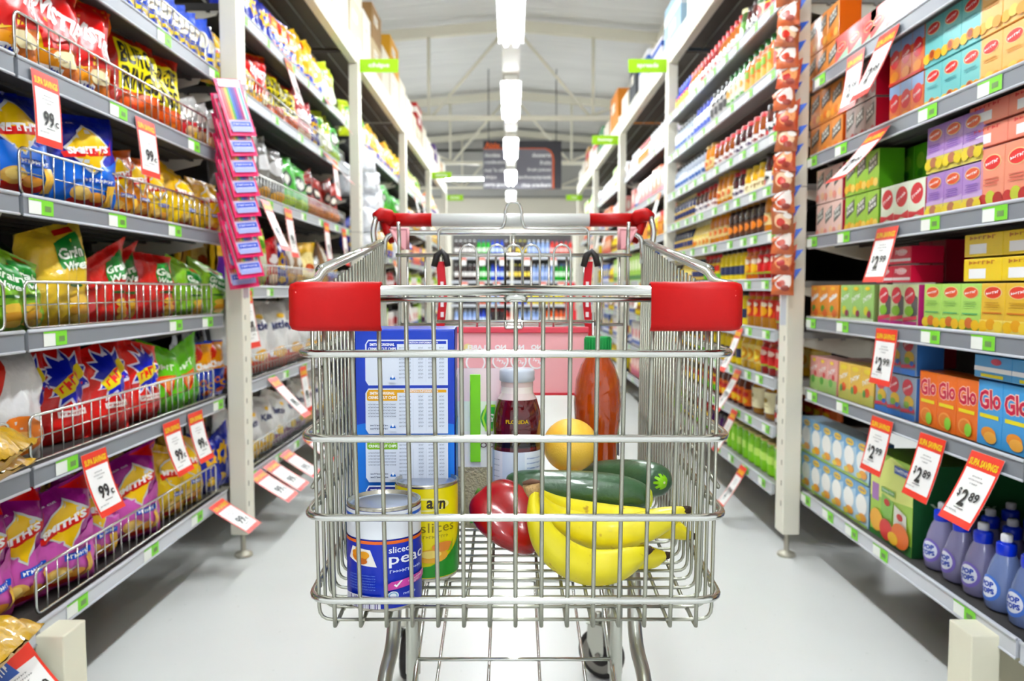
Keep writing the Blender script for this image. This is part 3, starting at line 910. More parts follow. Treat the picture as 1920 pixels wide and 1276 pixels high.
tag(MB().box(-.035, -2.5, LAMP_Z + .075, .035, 16.5, LAMP_Z + .11, BAT).box(-.07, -2.5, LAMP_Z + .064, .07, 16.5, LAMP_Z + .075, mat('eeeeea', .5)).build('light_rail'),
    'long white rail that carries the strip lights down the aisle', 'rail')
# the crosswise lamp seen left of the aisle sign
root = empty('strip_light', (-1.0, 16.2, H + 2.2))
MB().cbox(-.2, 0, .04, 1.5, .12, .05, BAT).tube([(-.7, 0, .05), (-.7, 0, 1.4)], .006, BAT, 6).build('housing', root)
MB().tube([(-.93, 0, 0), (.53, 0, 0)], .025, LM, 8).build('tube', root)
tag(root, 'crosswise strip light glowing behind the aisle sign', 'light', 'strip lights')

# ---------------------------------------------------------------- hanging aisle sign
sg = empty('aisle_sign', (0.19, 13.45, H + 2.06))
sw, sh_ = 1.30, .79
s = MB()
s.cbox(0, 0, 0, sw, .04, sh_, mat('3c3a40', .35), bev=.004)
art = [('p', 'e06828', [(0, .845), (.80, .845), (.86, .80), (.895, .70), (.905, .6), (.905, 0), (.885, 0), (.885, .6), (.875, .69), (.85, .77), (.79, .825), (0, .825)]),
       ('t', 'e87038', 'Aisle', .115, .905, .19, .12, 0, .03)]
fx = lambda u, v, o: Vector((u - sw / 2, -.021 - o, v - sh_ / 2))
art_on(s, [('p', '77757f', [(0, 0), (.885, 0), (.885, .6), (.875, .69), (.85, .77), (.79, .825), (0, .825)])] + art, sw, sh_, fx, .4)
lt = [('chocolates', .10), ('confectionery', .185), ("nut 'n nibbles", .185), ('chips', .075), ('party goods', .155)]
rt = [('desserts', .74, .12), ('fruits', .79, .07), ('fruit juices', .71, .15), ('jam/honey/spreads', .655, .21), ('rice crackers', .68, .185)]
for i, (tx, wd) in enumerate(lt):
    art_on(s, [('t', 'f4f4f4', tx, .02 + wd, .70 - i * .155, wd * 2, .085, 0, .02)], sw, sh_, lambda u, v, o: fx(u, v, o + .002), .4)
for i, (tx, cx, wd) in enumerate(rt):
    art_on(s, [('t', 'f4f4f4', tx, .865 - wd, .70 - i * .155, wd * 2, .085, 0, .02)], sw, sh_, lambda u, v, o: fx(u, v, o + .002), .4)
s.build('board', sg)
r = MB()
for x in (-.56, .56):
    r.tube([(x, 0, .39), (x, 0, RIDGE - H - 2.06 - .1)], .008, mat('4a4a48', .5), 6)
r.build('hanging_rod', sg)
tag(sg, 'hanging dark grey aisle sign with orange curve and white lists', 'sign')

# ---------------------------------------------------------------- pallet-rack uprights, beams, decks
POSTY = [-.6, .55, 2.88, 5.12, 7.35, 9.6, 11.9]
XL, XR = -.95, .98
bay_word = ['nearest the camera', 'beside the trolley front', 'with the hanging packs', 'second down the aisle', 'third down the aisle', 'fourth down the aisle', 'last before the drinks']
for s, X in ((-1, XL), (1, XR)):
    side = 'crisp side' if s < 0 else 'juice side'
    for k, y in enumerate(POSTY):
        if k < 2:
            continue
        root = empty('rack_upright', (X + s * .031, y, 0))
        P = MB()
        P.cbox(0, 0, (.09 + H + 1.56) / 2, .062, .085, H + 1.56 - .09, WH, bev=.004)
        P.cbox(s * 1.0, 0, (.09 + H + 1.56) / 2, .062, .085, H + 1.56 - .09, WH, bev=.004)
        # slot rows and a joint line on the aisle face
        hole = mat('8a8678', .7)
        for z in [i * .075 + .2 for i in range(30)]:
            P.cbox(-s * .0312, -.02, z, .001, .008, .018, hole)
        P.cbox(0, 0, H + .36, .0635, .0865, .003, hole)
        P.build('post', root)
        Fm = MB()
        for xx in (0, s * 1.0):
            Fm.lathe([(.03, 0), (.034, .004), (.03, .012), (.012, .018), (.009, .022), (.009, .1)], mat('b8b4a4', .45, metal=.5), 14, M=Matrix.Translation((xx, 0, 0)))
        Fm.build('levelling_foot', root)
        tag(root, 'cream steel rack upright on the %s, %s' % (side, bay_word[k]), 'shelf post', 'rack uprights')
    for k in range(len(POSTY) - 1):
        a, b = POSTY[k] + .05, POSTY[k + 1] - .05
        B = empty('rack_bay_top', (X, (a + b) / 2, H + 1.40))
        m = MB()
        m.cbox(s * .031, 0, .065, .05, b - a, .13, WH, bev=.004)
        m.cbox(s * 1.03, 0, .065, .05, b - a, .13, WH, bev=.004)
        m.build('beam', B)
        d = MB()
        dm = mat('6a6058', .6, var=.15, bscale=5)
        d.cbox(s * .53, 0, .10, .94, b - a, .012, dm)
        for i in range(9):
            d.tube([(s * (.1 + i * .107), -(b - a) / 2, .088), (s * (.1 + i * .107), (b - a) / 2, .088)], .004, STEEL, 5)
        d.build('deck', B)
        tag(B, 'cream top beam and deck, %s, %s' % (side, ['behind the camera', 'beside the trolley', 'just past the hanging packs', 'second past the hanging packs', 'third past the hanging packs', 'fourth past the hanging packs'][k]), 'rack beam', 'rack top beams')

# short bottom legs by the near bay joint
for s, X in ((-1, XL), (1, XR)):
    root = MB()
    root.cbox(s * .031, 1.70, .12, .062, .09, .24, mat('e8e4cc', .5, var=.06, bscale=8), bev=.003)
    root.cbox(s * .35, 1.72, .17, .58, .04, .13, mat('d8d2b4', .5, var=.06, bscale=8))
    root.cbox(s * .85, 1.70, .12, .062, .09, .24, WH)
    tag(root.build('shelf_leg', loc=(X, 0, 0)), 'short cream foot under the lowest %s shelf' % ('crisp' if s < 0 else 'juice'), 'shelf leg', 'short shelf feet')


# ---------------------------------------------------------------- shelving units
SHL = .045                                              # lip height
GREEN, WLAB = mat('84d838', .5), mat('f0f4ec', .5)
PRN = mat('6c8c50', .5)


def shelf_unit(side, y0, y1, zs, Xlip, label, name='shelving_unit', lipm=None, board=None, labels=None, depth=.46, ticket_step=None, wire=None, back=True, bottom_white=False):
    """zs: heights of the shelf surfaces relative to the eye; labels {shelf index: [Y...]}"""
    s = side
    root = empty(name, (0, (y0 + y1) / 2, 0))
    L = y1 - y0
    board = board or DK
    for i, z in enumerate(zs):
        zz = H + z
        m = MB()
        x0, x1 = sorted((s * Xlip, s * (Xlip + depth)))
        m.box(x0, -L / 2, zz - .022, x1, L / 2, zz, board)
        # ribbed underside
        for q in range(5):
            xx = s * (Xlip + .07 + q * .085)
            m.box(min(xx, xx + s * .012), -L / 2, zz - .03, max(xx, xx + s * .012), L / 2, zz - .022, board)
        # brackets at the ends
        for e in (-1, 1):
            ye = e * (L / 2 - .012)
            q = [(s * (Xlip + .04), ye, zz - .022), (s * (Xlip + depth), ye, zz - .022), (s * (Xlip + depth), ye, zz - .11), (s * (Xlip + .3), ye, zz - .10), (s * (Xlip + .05), ye, zz - .04)]
            m.add(q, [(0, 1, 2, 3, 4)], WH)
            m.add([(a, b - e * .004, c) for a, b, c in q], [(4, 3, 2, 1, 0)], WH)
        sh = m.build('shelf', root)
        lm = MB()
        lmat = LIPW if (bottom_white and i == len(zs) - 1) else (lipm or LIP)
        xo = s * (Xlip - .012)
        lm.box(min(xo, s * Xlip), -L / 2, zz - .032, max(xo, s * Xlip), L / 2, zz + .006, lmat)
        lm.tube([(xo, -L / 2, zz + .008), (xo, L / 2, zz + .008)], .004, LIPW, 6)
        lm.tube([(xo, -L / 2, zz - .033), (xo, L / 2, zz - .033)], .003, LIPW, 6)
        lm.build('price_rail', sh)
        ys = (labels or {}).get(i, [])
        if ticket_step and not ys:
            rnd = random.Random(i * 7 + int(y0 * 10))
            yy = y0 + rnd.uniform(.05, .2)
            while yy < y1 - .08:
                ys.append(yy)
                yy += ticket_step * rnd.uniform(.7, 1.4)
        for y in ys:
            yy = y - (y0 + y1) / 2
            lb = MB()
            xf = xo - s * .0015
            def pq(a, b, c, d, mm, o):
                xq = xf - s * o
                f = (0, 1, 2, 3) if s < 0 else (3, 2, 1, 0)
                lb.add([(xq, a, b), (xq, c, b), (xq, c, d), (xq, a, d)], [f], mm)
            pq(yy - .045, zz - .028, yy + .045, zz + .004, WLAB, 0)
            # green half is the end toward the far side, as on the rails
            ga, gb = (yy, yy + .045) if s < 0 else (yy - .045, yy)
            pq(ga, zz - .028, gb, zz + .004, GREEN, .0005)
            pq(ga + .012, zz - .02, gb - .010, zz - .008, PRN, .001)
            pq(yy - .045, zz + .000, yy + .045, zz + .004, GREEN, .0007)
            lb.build('price_label', sh)
    if back:
        b = MB()
        xb = s * (Xlip + depth)
        b.box(min(xb, xb + s * .02), -L / 2, .004, max(xb, xb + s * .02), L / 2, H + 1.38, BACKP)  # lower part added to block light coming in under the shelves
        for e in (-1, 1):
            b.box(min(xb - s * .03, xb), e * (L / 2 - .02) - .015, 0, max(xb - s * .03, xb), e * (L / 2 - .02) + .015, H + 1.36, DK)
        b.build('back_panel', root)
    if wire:
        for i, (a, b_, hh) in wire.items():
            fence = MB()
            zz = H + zs[i] + .012
            xx = s * (Xlip + .012)
            c = (y0 + y1) / 2
            fence.tube(fillet([(xx, a - c, zz), (xx, a - c, zz + hh), (xx, b_ - c, zz + hh), (xx, b_ - c, zz)], .02, closed=True), .0035, CHROME, 6, closed=True)
            n = int((b_ - a) / .042)
            for q in range(1, n):
                y = a - c + (b_ - a) * q / n
                fence.tube([(xx, y, zz), (xx, y, zz + hh)], .0018, CHROME, 5)
            fence.tube([(xx + s * .004, a - c, zz + hh * .5), (xx + s * .004, b_ - c, zz + hh * .5)], .0016, CHROME, 5)
            fence.build('wire_fence', root)
    tag(root, label, 'shelving', 'shelving units')
    return root


LZ = [.74, .467, .187, -.096, -.385, -.72]
RZ = [.71, .45, .174, -.105, -.355, -.725]
LZ2 = [1.03, .735, .365, 0., -.367, -.715]
RZ2 = [1.055, .81, .575, .385, .21, .03, -.16, -.34, -.52, -.735]
XLL, XRL = 1.02, 1.05
lab1 = {0: [yat(p, XLL, LZ[0]) for p in (300, 395)], 1: [yat(p, XLL, LZ[1]) for p in (213, 356)], 2: [yat(p, XLL, LZ[2]) for p in (66, 211, 320)],
        3: [yat(p, XLL, LZ[3]) for p in (93, 322, 382)], 4: [yat(p, XLL, LZ[4]) for p in (115, 402)], 5: [yat(p, XLL, LZ[5]) for p in (135, 275, 362)]}
lab2 = {0: [yat(p, XRL, RZ[0]) for p in (1545,)], 1: [yat(p, XRL, RZ[1]) for p in (1530, 1585, 1750, 1868)], 2: [yat(p, XRL, RZ[2]) for p in (1530, 1590, 1755, 1878)],
        3: [yat(p, XRL, RZ[3]) for p in (1528, 1588, 1755, 1855)], 4: [yat(p, XRL, RZ[4]) for p in (1530, 1588)], 5: [yat(p, XRL, RZ[5]) for p in (1518, 1560, 1605, 1660, 1820)]}
fw = {i: (1.70, 2.76, .10) for i in range(6)}
shelf_unit(-1, 1.67, 2.80, LZ, XLL, 'dark shelving bay full of crisps in front of the pencil strip', labels=lab1, wire=fw, bottom_white=True)
shelf_unit(-1, .62, 1.655, LZ, XLL, 'dark shelving bay at the camera end of the crisp side', ticket_step=.4, wire={i: (.66, 1.63, .10) for i in (0, 1, 2, 3, 4)}, bottom_white=True)
shelf_unit(1, 1.60, 2.80, RZ, XRL, 'dark shelving bay full of juice cartons', labels=lab2, bottom_white=True)
shelf_unit(1, .62, 1.585, RZ, XRL, 'dark shelving bay at the camera end of the juice side', ticket_step=.3, bottom_white=True)
shelf_unit(-1, 2.96, 5.04, LZ2, XLL, 'shelving bay of snack bags past the pencil strip', ticket_step=.3, lipm=mat('a8acb2', .4), wire={i: (3.0, 5.0, .09) for i in (1, 2, 3, 4, 5)})
shelf_unit(1, 2.96, 5.04, RZ2, .99, 'ten-tier shelving bay of jars and sauce bottles', ticket_step=.2, lipm=mat('b4b8bc', .4), board=mat('8c8a86', .5), depth=.40)
LZF = [.98, .60, .25, -.08, -.40, -.72]
RZF = [.98, .66, .36, .06, -.22, -.48, -.74]
for k in range(3):
    a, b = POSTY[3 + k] + .08, POSTY[4 + k] - .08
    shelf_unit(-1, a, b, LZF, XLL, 'far snack shelving bay, %s past the chips sign' % ORD[k], ticket_step=.5, lipm=mat('a8acb2', .4))
    shelf_unit(1, a, b, RZF, 1.03, 'far grocery shelving bay, %s past the spreads sign' % ORD[k], ticket_step=.5, lipm=mat('a8acb2', .4))

# ---------------------------------------------------------------- lime category flags on the uprights
for s, k, tx, px in ((-1, 3, 'chips', 0), (1, 3, 'spreads', 0), (1, 4, 'honey', 0), (-1, 5, 'nut nibbles', 0), (-1, 6, 'snacks', 0), (1, 6, 'jam', 0)):
    X = XL if s < 0 else XR
    y = POSTY[k] - .05
    m = MB()
    wd = .24
    cx = X - s * (wd / 2 + .01) if not (s > 0 and k == 6) else X - .05
    z = H + (1.385 if k == 3 else 1.34)
    m.cbox(0, 0, 0, wd, .004, .082, mat('a6dc10', .4))
    art_on(m, [('q' if tx in ('nut nibbles', 'snacks', 'jam') else 't', 'f8fff0', tx, .5, .5, min(.55, .11 * len(tx)), .42, 0, .04)], wd, .082, lambda u, v, o: Vector((u - wd / 2, -.0022 - o, v - .041)), .4)
    o = m.build('category_flag', loc=(cx, y, z))
    tag(o, 'lime green flag sign on the %s upright, %s' % ('crisp-side' if s < 0 else 'juice-side', {'chips': 'reading chips', 'spreads': 'reading spreads', 'honey': 'reading honey'}.get(tx, 'far and blurred, post %s' % ORD[k - 2])), 'sign', 'lime category flags')

# ---------------------------------------------------------------- cartons stored on the top decks
CART = {}


def carton(s, Y, W, Hh, D, z, col, lab, tape='c8b890', mark=None, X=None):
    key = (W, Hh, D, col, mark)
    if key not in CART:
        side = [('r', 'f0ece0', .2, .5, .6, .75), ('r', '8c8474', .24, .62, .54, .66), ('r', '8c8474', .24, .55, .46, .58)]
        if mark:
            side = [('r', mark, .0, .55, 1, .8), ('r', 'f0f0f0', .3, .2, .7, .45)]
        CART[key] = (box_mesh(W, Hh, D, col, side, side, [('r', tape, 0, .46, 1, .54)], rough=.7, bev=.003).mesh('carton'))
    o = bpy.data.objects.new('carton', CART[key])
    COL.objects.link(o)
    xx = (XL if s < 0 else XR) + s * (D / 2 + .015) if X is None else X
    o.location = (xx, Y, z)
    o.rotation_euler = (0, 0, PI / 2 if s < 0 else -PI / 2)
    tag(o, lab, 'box', 'cartons on the rack tops')
    return o


DECK = H + 1.53
LEFTC = [(1.0, .45, [(.34, 'e4dcc8')]), (1.5, .45, [(.34, 'ece8dc')]), (2.0, .42, [(.3, 'd8ccb0'), (.2, 'ece8dc')]), (2.45, .42, [(.34, 'ece8dc')]),
         (2.95, .45, [(.30, 'e4dcc8'), (.26, 'ece8dc')]), (3.42, .45, [(.30, 'd8c8a8'), (.2, 'e4dcc8')]), (3.9, .5, [(.26, 'e8e4d8'), (.26, 'e4dcc8')]), (4.42, .45, [(.28, 'e8e0cc'), (.24, 'e8e4d8')]),
         (4.9, .42, [(.24, 'd8ccb0'), (.2, 'e4dcc8')]), (5.34, .3, [(.3, 'e8e4d8')]), (5.68, .42, [(.22, 'cdb993'), (.24, '9c7a4c')]), (6.12, .36, [(.30, 'e4dcc8')]),
         (6.52, .5, [(.24, 'e8e0cc'), (.26, 'd8a020')]), (7.05, .4, [(.3, 'e4dcc8')]), (7.5, .45, [(.26, 'ece8dc')]), (8.0, .3, [(.2, 'e4dcc8')]),
         (8.32, .5, [(.16, 'd8ccb0'), (.22, 'b83028')]), (8.86, .42, [(.26, 'e4dcc8')]), (9.3, .42, [(.22, 'ece8dc')]), (9.75, .4, [(.2, 'e8e0cc')]),
         (10.2, .42, [(.1, 'ece8dc'), (.2, '584078')]), (10.66, .42, [(.26, 'e8e4d8')]), (11.1, .42, [(.22, 'd8b080')]), (11.55, .3, [(.28, 'ece8dc')])]
for n, (Y, W, st) in enumerate(LEFTC):
    z = DECK
    for t_, (h1, col) in enumerate(st):
        word = {'9c7a4c': 'brown', 'd8a020': 'mustard yellow', 'b83028': 'red', '584078': 'purple', 'cdb993': 'tan'}.get(col, 'cream')
        carton(-1, Y + W / 2, W - .02, h1, .38, z, col, '%s carton, %s tier, %s along the crisp-side rack top' % (word, ('lower', 'upper', 'top')[t_], ORD[n]), mark='f0e8e0' if col == 'b83028' else None)
        z += h1 + .002
n = 0
for Y, W, hs, cols, mks in ((1.0, .5, [.3], ['ece8dc'], [None]), (1.6, .5, [.28], ['e4dcc8'], [None]), (2.3, .45, [.2], ['c03030'], [None]),
                            (3.2, .5, [.12], ['d8483c'], ['f0d020']), (3.8, .5, [.12], ['e8c030'], [None]), (4.3, .45, [.2], ['ece8dc'], [None]),
                            (4.95, .5, [.26], ['a8c8e0'], ['e8f0f8']), (5.5, .4, [.14], ['e8e4ec'], ['4868b8']), (6.05, .4, [.22], ['e4e4e8'], ['5070b8']),
                            (6.55, .35, [.28], ['343840'], [None]), (7.0, .4, [.16], ['e8e0d0'], [None]), (7.75, .55, [.34], ['d88828'], [None]),
                            (8.4, .4, [.18], ['e8e0d0'], [None]), (8.9, .4, [.24], ['488860'], [None]), (9.5, .4, [.22], ['e8e4dc'], ['c84850']),
                            (10.0, .4, [.2], ['ece8dc'], [None]), (10.5, .4, [.3], ['b89868'], ['b83038']), (11.0, .4, [.2], ['e8e0d0'], [None]), (11.5, .4, [.16], ['f0ece0'], [None])):
    z = DECK
    for h1, c, mk in zip(hs, cols, mks):
        word = {'ece8dc': 'off-white', 'c03030': 'red', 'd8483c': 'red and yellow', 'e8c030': 'yellow', 'a8c8e0': 'blue and white', '343840': 'black', 'd88828': 'orange', '488860': 'green', 'b89868': 'brown'}.get(c, 'pale')
        carton(1, Y + .1, W, h1, .4, z, c, '%s carton, %s along the juice-side rack top' % (word, ORD[n]), mark=mk)
    n += 1


# ================================================================ stock on the shelves
BAYW = {}
CNT = {}
rp = random.Random(11)


def stock(key, s, Y, zrel, bay, shelf, X=None, X0=None, grp=None, tier='', rot=None, tilt=None, sc=1., v=None, back=0., dz=0.):
    """stand one product on a shelf; s side; Y along the aisle; X0 the face of the row"""
    L = _P[key]
    p = L[rp.randrange(len(L))] if v is None else L[v]
    k = (bay, shelf, s, tier)
    CNT[k] = CNT.get(k, 0) + 1
    X0 = X0 or (XLL if s < 0 else XRL)
    x = s * (X0 + .028 + p.d / 2 + back)
    isbag = p.name == 'chip_bag'
    rz = (PI / 2 if s < 0 else -PI / 2) + ((rp.uniform(-.36, -.14) if tier == '' and s < 0 else rp.uniform(-.1, .1)) if isbag and rot is None else (rot or 0))
    tl = (rp.uniform(-.10, .03) if tilt is None else tilt) if isbag else (tilt or 0)
    tail = '%s%s from %s end, %s, %s' % ((tier + ' ') if tier else '', ORD[CNT[k] - 1], 'far' if bay in ('near juice bay', 'camera-end crisp bay', 'camera-end juice bay') else 'near', shelf, bay)
    dsc = p.desc
    if len((dsc + ' ' + tail).split()) > 16:
        dsc = dsc.split(' with ')[0]
    while len((dsc + ' ' + tail).split()) > 16 and len(dsc.split()) > 3:
        dsc = dsc.split(' ', 1)[1]
    lab = dsc + ', ' + tail
    return put(p, (x, Y, H + zrel + .0015 + dz), rz, lab, grp or ('%s products on %s, %s' % ('crisp-side' if s < 0 else 'juice-side', shelf, bay)), tilt=tl, sc=sc)


SH = ['top shelf', 'second shelf', 'third shelf', 'fourth shelf', 'fifth shelf', 'bottom shelf']
NB = 'near crisp bay'


def rowpx(s, i, z, items, bay, X0, up=.1, **kw):
    for it in items:
        key, px = it[0], it[1]
        a = dict(kw)
        if len(it) > 2:
            a.update(it[2])
        stock(key, s, yat(px, X0 + .06, z + up), z, bay, SH[i], X0=X0, **a)


# near crisp bay, plus the end of the bay before it
rowpx(-1, 0, LZ[0], [('bluetop', p, {'rot': -.2}) for p in (218, 244, 268, 290, 310, 328, 345, 361, 376)] + [('yelback', 400, {'sc': .8})], NB, XLL)
rowpx(-1, 1, LZ[1], [('twist', 2), ('twist', 84), ('twist', 152, {'rot': -.3}), ('burger', 252, {'sc': 1.04, 'v': 0}), ('burger', 301, {'v': 1}), ('silver', 345), ('silver', 368), ('silver', 386), ('silver', 402)], NB, XLL)
rowpx(-1, 2, LZ[2], [('smblue', 22, {'v': 0}), ('smblue', 150, {'v': 1, 'rot': -.30}), ('smorange', 212, {'v': 0}), ('smorange', 246, {'v': 1}), ('smyellow', 282, {'v': 0}), ('smyellow', 334, {'v': 1, 'sc': 1.1}), ('smyellow', 384, {'v': 0, 'sc': 1.1})], NB, XLL)
rowpx(-1, 3, LZ[3], [('gwg', -18), ('gwg', 22), ('gwy', 112, {'v': 0, 'sc': 1.02}), ('gwr', 200, {'v': 0}), ('gwr', 252, {'back': .05}), ('gwr', 290, {'v': 1}), ('gwg', 345, {'v': 0}), ('gwg', 388, {'v': 1})], NB, XLL)
rowpx(-1, 4, LZ[4], [('white', 14, {'v': 0}), ('bops', 100, {'back': .08}), ('bops', 145, {'back': .04}), ('bops', 200, {'v': 0}), ('bops', 257, {'v': 1}), ('lime', 308), ('lime', 342, {'v': 0}), ('cheez', 374), ('cheez', 398, {'v': 1})], NB, XLL)
rowpx(-1, 5, LZ[5], [('smpurple', -15, {'back': .03}), ('smpurple', 52, {'back': .03}), ('smpurple', 112, {'v': 0, 'rot': -.42}), ('smpurple', 186, {'v': 1, 'rot': -.35, 'sc': .92, 'back': .02}), ('smpurple', 250, {'v': 0, 'rot': -.45}), ('yelback', 312, {'sc': .95}), ('yelback', 346, {'v': 0}), ('bluey', 384, {'v': 0}), ('bluey', 402)], NB, XLL)
# second rows behind them
for i, ks, bk in ((1, ('burger', 'twist'), .13), (2, ('smyellow',), .13), (3, ('gwdark', 'gwr', 'gwdark', 'gwg'), .14), (4, ('bops', 'bops', 'lime', 'cheez'), .15), (5, ('yelback',), .14)):
    y, q = 1.76, 0
    while y < 2.72:
        key = ks[min(len(ks) - 1, int((y - 1.76) / .96 * len(ks)))]
        stock(key, -1, y, LZ[i], NB, SH[i], back=bk, tier='back row', tilt=0)
        y += _P[key][0].w + .012
        q += 1
# bay at the camera end
EB = 'camera-end crisp bay'
for i, ks in ((1, ('twist',)), (2, ('smblue',)), (3, ('gwg',)), (4, ('white', 'gold')), (5, ('smpurple', 'gold'))):
    y = 1.28 if i != 4 else 1.2
    q = 0
    while y > .7:
        stock(ks[q % len(ks)], -1, y, LZ[i], EB, SH[i])
        y -= _P[ks[q % len(ks)]][0].w + .03
        q += 1
# gold bags lying on the lower shelves at the joint, their feet poking over the rail
for (zz, d, n_, yy, xx, tw) in ((LZ[4], .034, 'upper of two above the fifth shelf', 1.50, .93, .25), (LZ[4], -.002, 'lower of two above the fifth shelf', 1.47, .955, -.1), (LZ[5], .0, 'alone above the bottom shelf', 1.47, .93, .1)):
    p = _P['gold'][0 if d else 1]
    put(p, (-xx, yy, H + zz + .045 + d), PI / 2 + tw, 'gold chip bag lying flat at the near joint, ' + n_, 'gold chip bags', tilt=-PI / 2 * .97)
# second crisp bay, behind the pencil strip
B2 = 'bay past pencil strip'
SEQ = {0: ['bluey'] * 4 + ['cheez'] * 3 + ['yelwhite'] * 3 + ['limeyel'] * 2 + ['greenb', 'dark'],
       1: ['gwg', 'smyellow', 'twist', 'burger', 'burger', 'crim', 'crim', 'bluey', 'limeyel', 'limeyel', 'greenb', 'dark'],
       2: ['dark', 'dark', 'dark', 'dark', 'greenb', 'greenb', 'redb', 'redb', 'redb', 'redb', 'bluey'],
       3: ['purpley', 'purpley', 'limeyel', 'crim', 'bluey', 'brown', 'brown', 'gold', 'silver', 'brown', 'cheez', 'bluey'],
       4: ['kettler'] * 7, 5: ['kettlep', 'kettley', 'kettley', 'kettlep', 'kettlep', 'kettlep', 'kettley', 'kettlep', 'kettley', 'kettley']}
for i, seq in SEQ.items():
    y = 2.99
    for q, key in enumerate(seq):
        w_ = _P[key][0].w
        if y + w_ > 5.03:
            break
        stock(key, -1, y + w_ / 2, LZ2[i], B2, SH[i], sc=1.0)
        y += w_ + .012
    y = 3.0
    while i in (3, 4, 5) and y < 4.9:
        key = {3: 'gold', 4: 'kettler', 5: 'kettley'}[i]
        stock(key, -1, y + .12, LZ2[i], B2, SH[i], back=.15, tier='back row', tilt=0)
        y += .25

# near juice bay ----------------------------------------------------------------
JB = 'near juice bay'


def packs(i, items):
    for it in items:
        key, pa, pb, tiers = it[:4]
        kw = it[4] if len(it) > 4 else {}
        z = RZ[i]
        ya, yb = yat(pa, XRL + .03, z + .06), yat(pb, XRL + .03, z + .06)
        p = _P[key][0]
        y = (ya + yb) / 2
        for t_ in range(tiers):
            stock(key, 1, y + (.004 if t_ % 2 else 0), z, JB, SH[i], X0=XRL, dz=t_ * (p.h + .001), tier='' if t_ == 0 else 'upper tier', **kw)


packs(0, [('jjorange', 1516, 1572, 2), ('mint', 1573, 1638, 1), ('mint', 1640, 1722, 1), ('mint', 1724, 1860, 1)])
packs(1, [('jjorange', 1518, 1584, 2), ('jjdark', 1586, 1644, 2), ('orred', 1668, 1735, 2), ('teal', 1736, 1841, 2), ('yelor', 1845, 1972, 2)])
packs(2, [('jjpink', 1530, 1582, 2), ('jjlime', 1584, 1651, 2), ('apple', 1652, 1737, 1), ('purple', 1738, 1846, 2), ('salmon', 1848, 1980, 1)])
packs(3, [('popo', 1521, 1574, 1), ('popg', 1575, 1643, 1), ('blackc', 1646, 1727, 1), ('limep', 1733, 1843, 1), ('yelp', 1847, 1985, 1)])
packs(4, [('popp', 1519, 1572, 1), ('popy', 1574, 1640, 1), ('trop', 1641, 1722, 2), ('gloo', 1724, 1837, 1), ('glob', 1839, 1985, 1)])
packs(5, [('bluew', 1505, 1560, 2), ('bluew', 1562, 1628, 2)])
yv = yat(1671, XRL + .03, RZ[5] + .1)
stock('variety', 1, yv, RZ[5], JB, SH[5], X0=XRL)


def extra(key, i, Y, dz, back, word):
    p = _P[key][0]
    stock(key, 1, Y, RZ[i], JB, SH[i], X0=XRL, dz=dz, back=back, tier=word)


ys = yat(1905, XRL + .05, RZ[2] + .2)
for q in range(2):
    extra('straw', 2, ys - .01, .147 + q * .052, 0, 'stacked tray')
yy_ = yat(1895, XRL + .05, RZ[3] + .2)
for q in range(2):
    extra('ytray', 3, yy_ - .01, .122 + q * .057, 0, 'stacked tray')
yb_ = yat(1910, XRL + .05, RZ[4] + .2)
for q in range(2):
    extra('btray', 4, yb_ - .015, .152 + q * .057, 0, 'stacked tray')
yr_ = yat(1690, XRL + .05, RZ[3] + .2)
for q in range(2):
    extra('rtray', 3, yr_, .122 + q * .052, 0, 'stacked tray')
extra('rcube', 4, yat(1745, XRL + .2, RZ[4] + .2), .0, .13, 'pushed back')
extra('rcube', 4, yat(1745, XRL + .2, RZ[4] + .2), .125, .13, 'pushed back upper')
extra('rcube', 3, yat(1775, XRL + .2, RZ[3] + .2), .0, .13, 'pushed back')
extra('rcube', 3, yat(1775, XRL + .2, RZ[3] + .2), .125, .13, 'pushed back upper')
extra('rcube', 1, yat(1660, XRL + .14, RZ[1] + .1), .0, .1, 'pushed back')
extra('rcube', 1, yat(1660, XRL + .14, RZ[1] + .1), .125, .1, 'pushed back upper')
extra('gcube', 2, yat(1672, XRL + .12, RZ[2] + .15), .0, .10, 'pushed back')
extra('gcube', 2, yat(1672, XRL + .12, RZ[2] + .15), .125, .10, 'pushed back upper')
extra('gcube', 2, yat(1708, XRL + .12, RZ[2] + .15), .0, .10, 'pushed back')
extra('gcube', 2, yat(1708, XRL + .12, RZ[2] + .15), .125, .10, 'pushed back upper')
# second row behind the front packs, so the shelves are filled in depth
for i, seq in ((0, ['jjorange', 'mint', 'mint']), (1, ['jjorange', 'jjdark']), (3, ['popo', 'popg']), (4, ['popp', 'popy']), (5, ['bluew', 'bluew'])):
    y = 2.76
    for q, key in enumerate(seq):
        p = _P[key][0]
        y -= p.w + .004
        stock(key, 1, y + p.w / 2, RZ[i], JB, SH[i], X0=XRL, back=.085, tier='back row')
# small clear drink bottles in three ranks
q = 0
y = yat(1738, XRL + .03, RZ[5] + .08)
y0b = y
while y > 1.28:
    for r in range(3):
        key = 'poppurp' if q < 3 else 'popblue'
        stock(key, 1, y + (.03 if r % 2 else 0), RZ[5], JB, SH[5], X0=XRL, back=r * .088, tier='' if r == 0 else ('middle rank' if r == 1 else 'rear rank'), rot=rp.uniform(-.3, .3))
    y -= .089
    q += 1
# juice bay at the camera end
EJ = 'camera-end juice bay'
for i, seq in enumerate((['mint', 'mint'], ['yelor', 'teal'], ['salmon', 'purple'], ['yelp', 'limep'], ['glob', 'gloo'], [])):
    y = 1.50
    for key in seq:
        p = _P[key][0]
        y -= p.w + .006
        if y < .7:
            break
        if i == 2 or i == 4 or True:
            stock(key, 1, y, RZ[i], EJ, SH[i], X0=XRL)

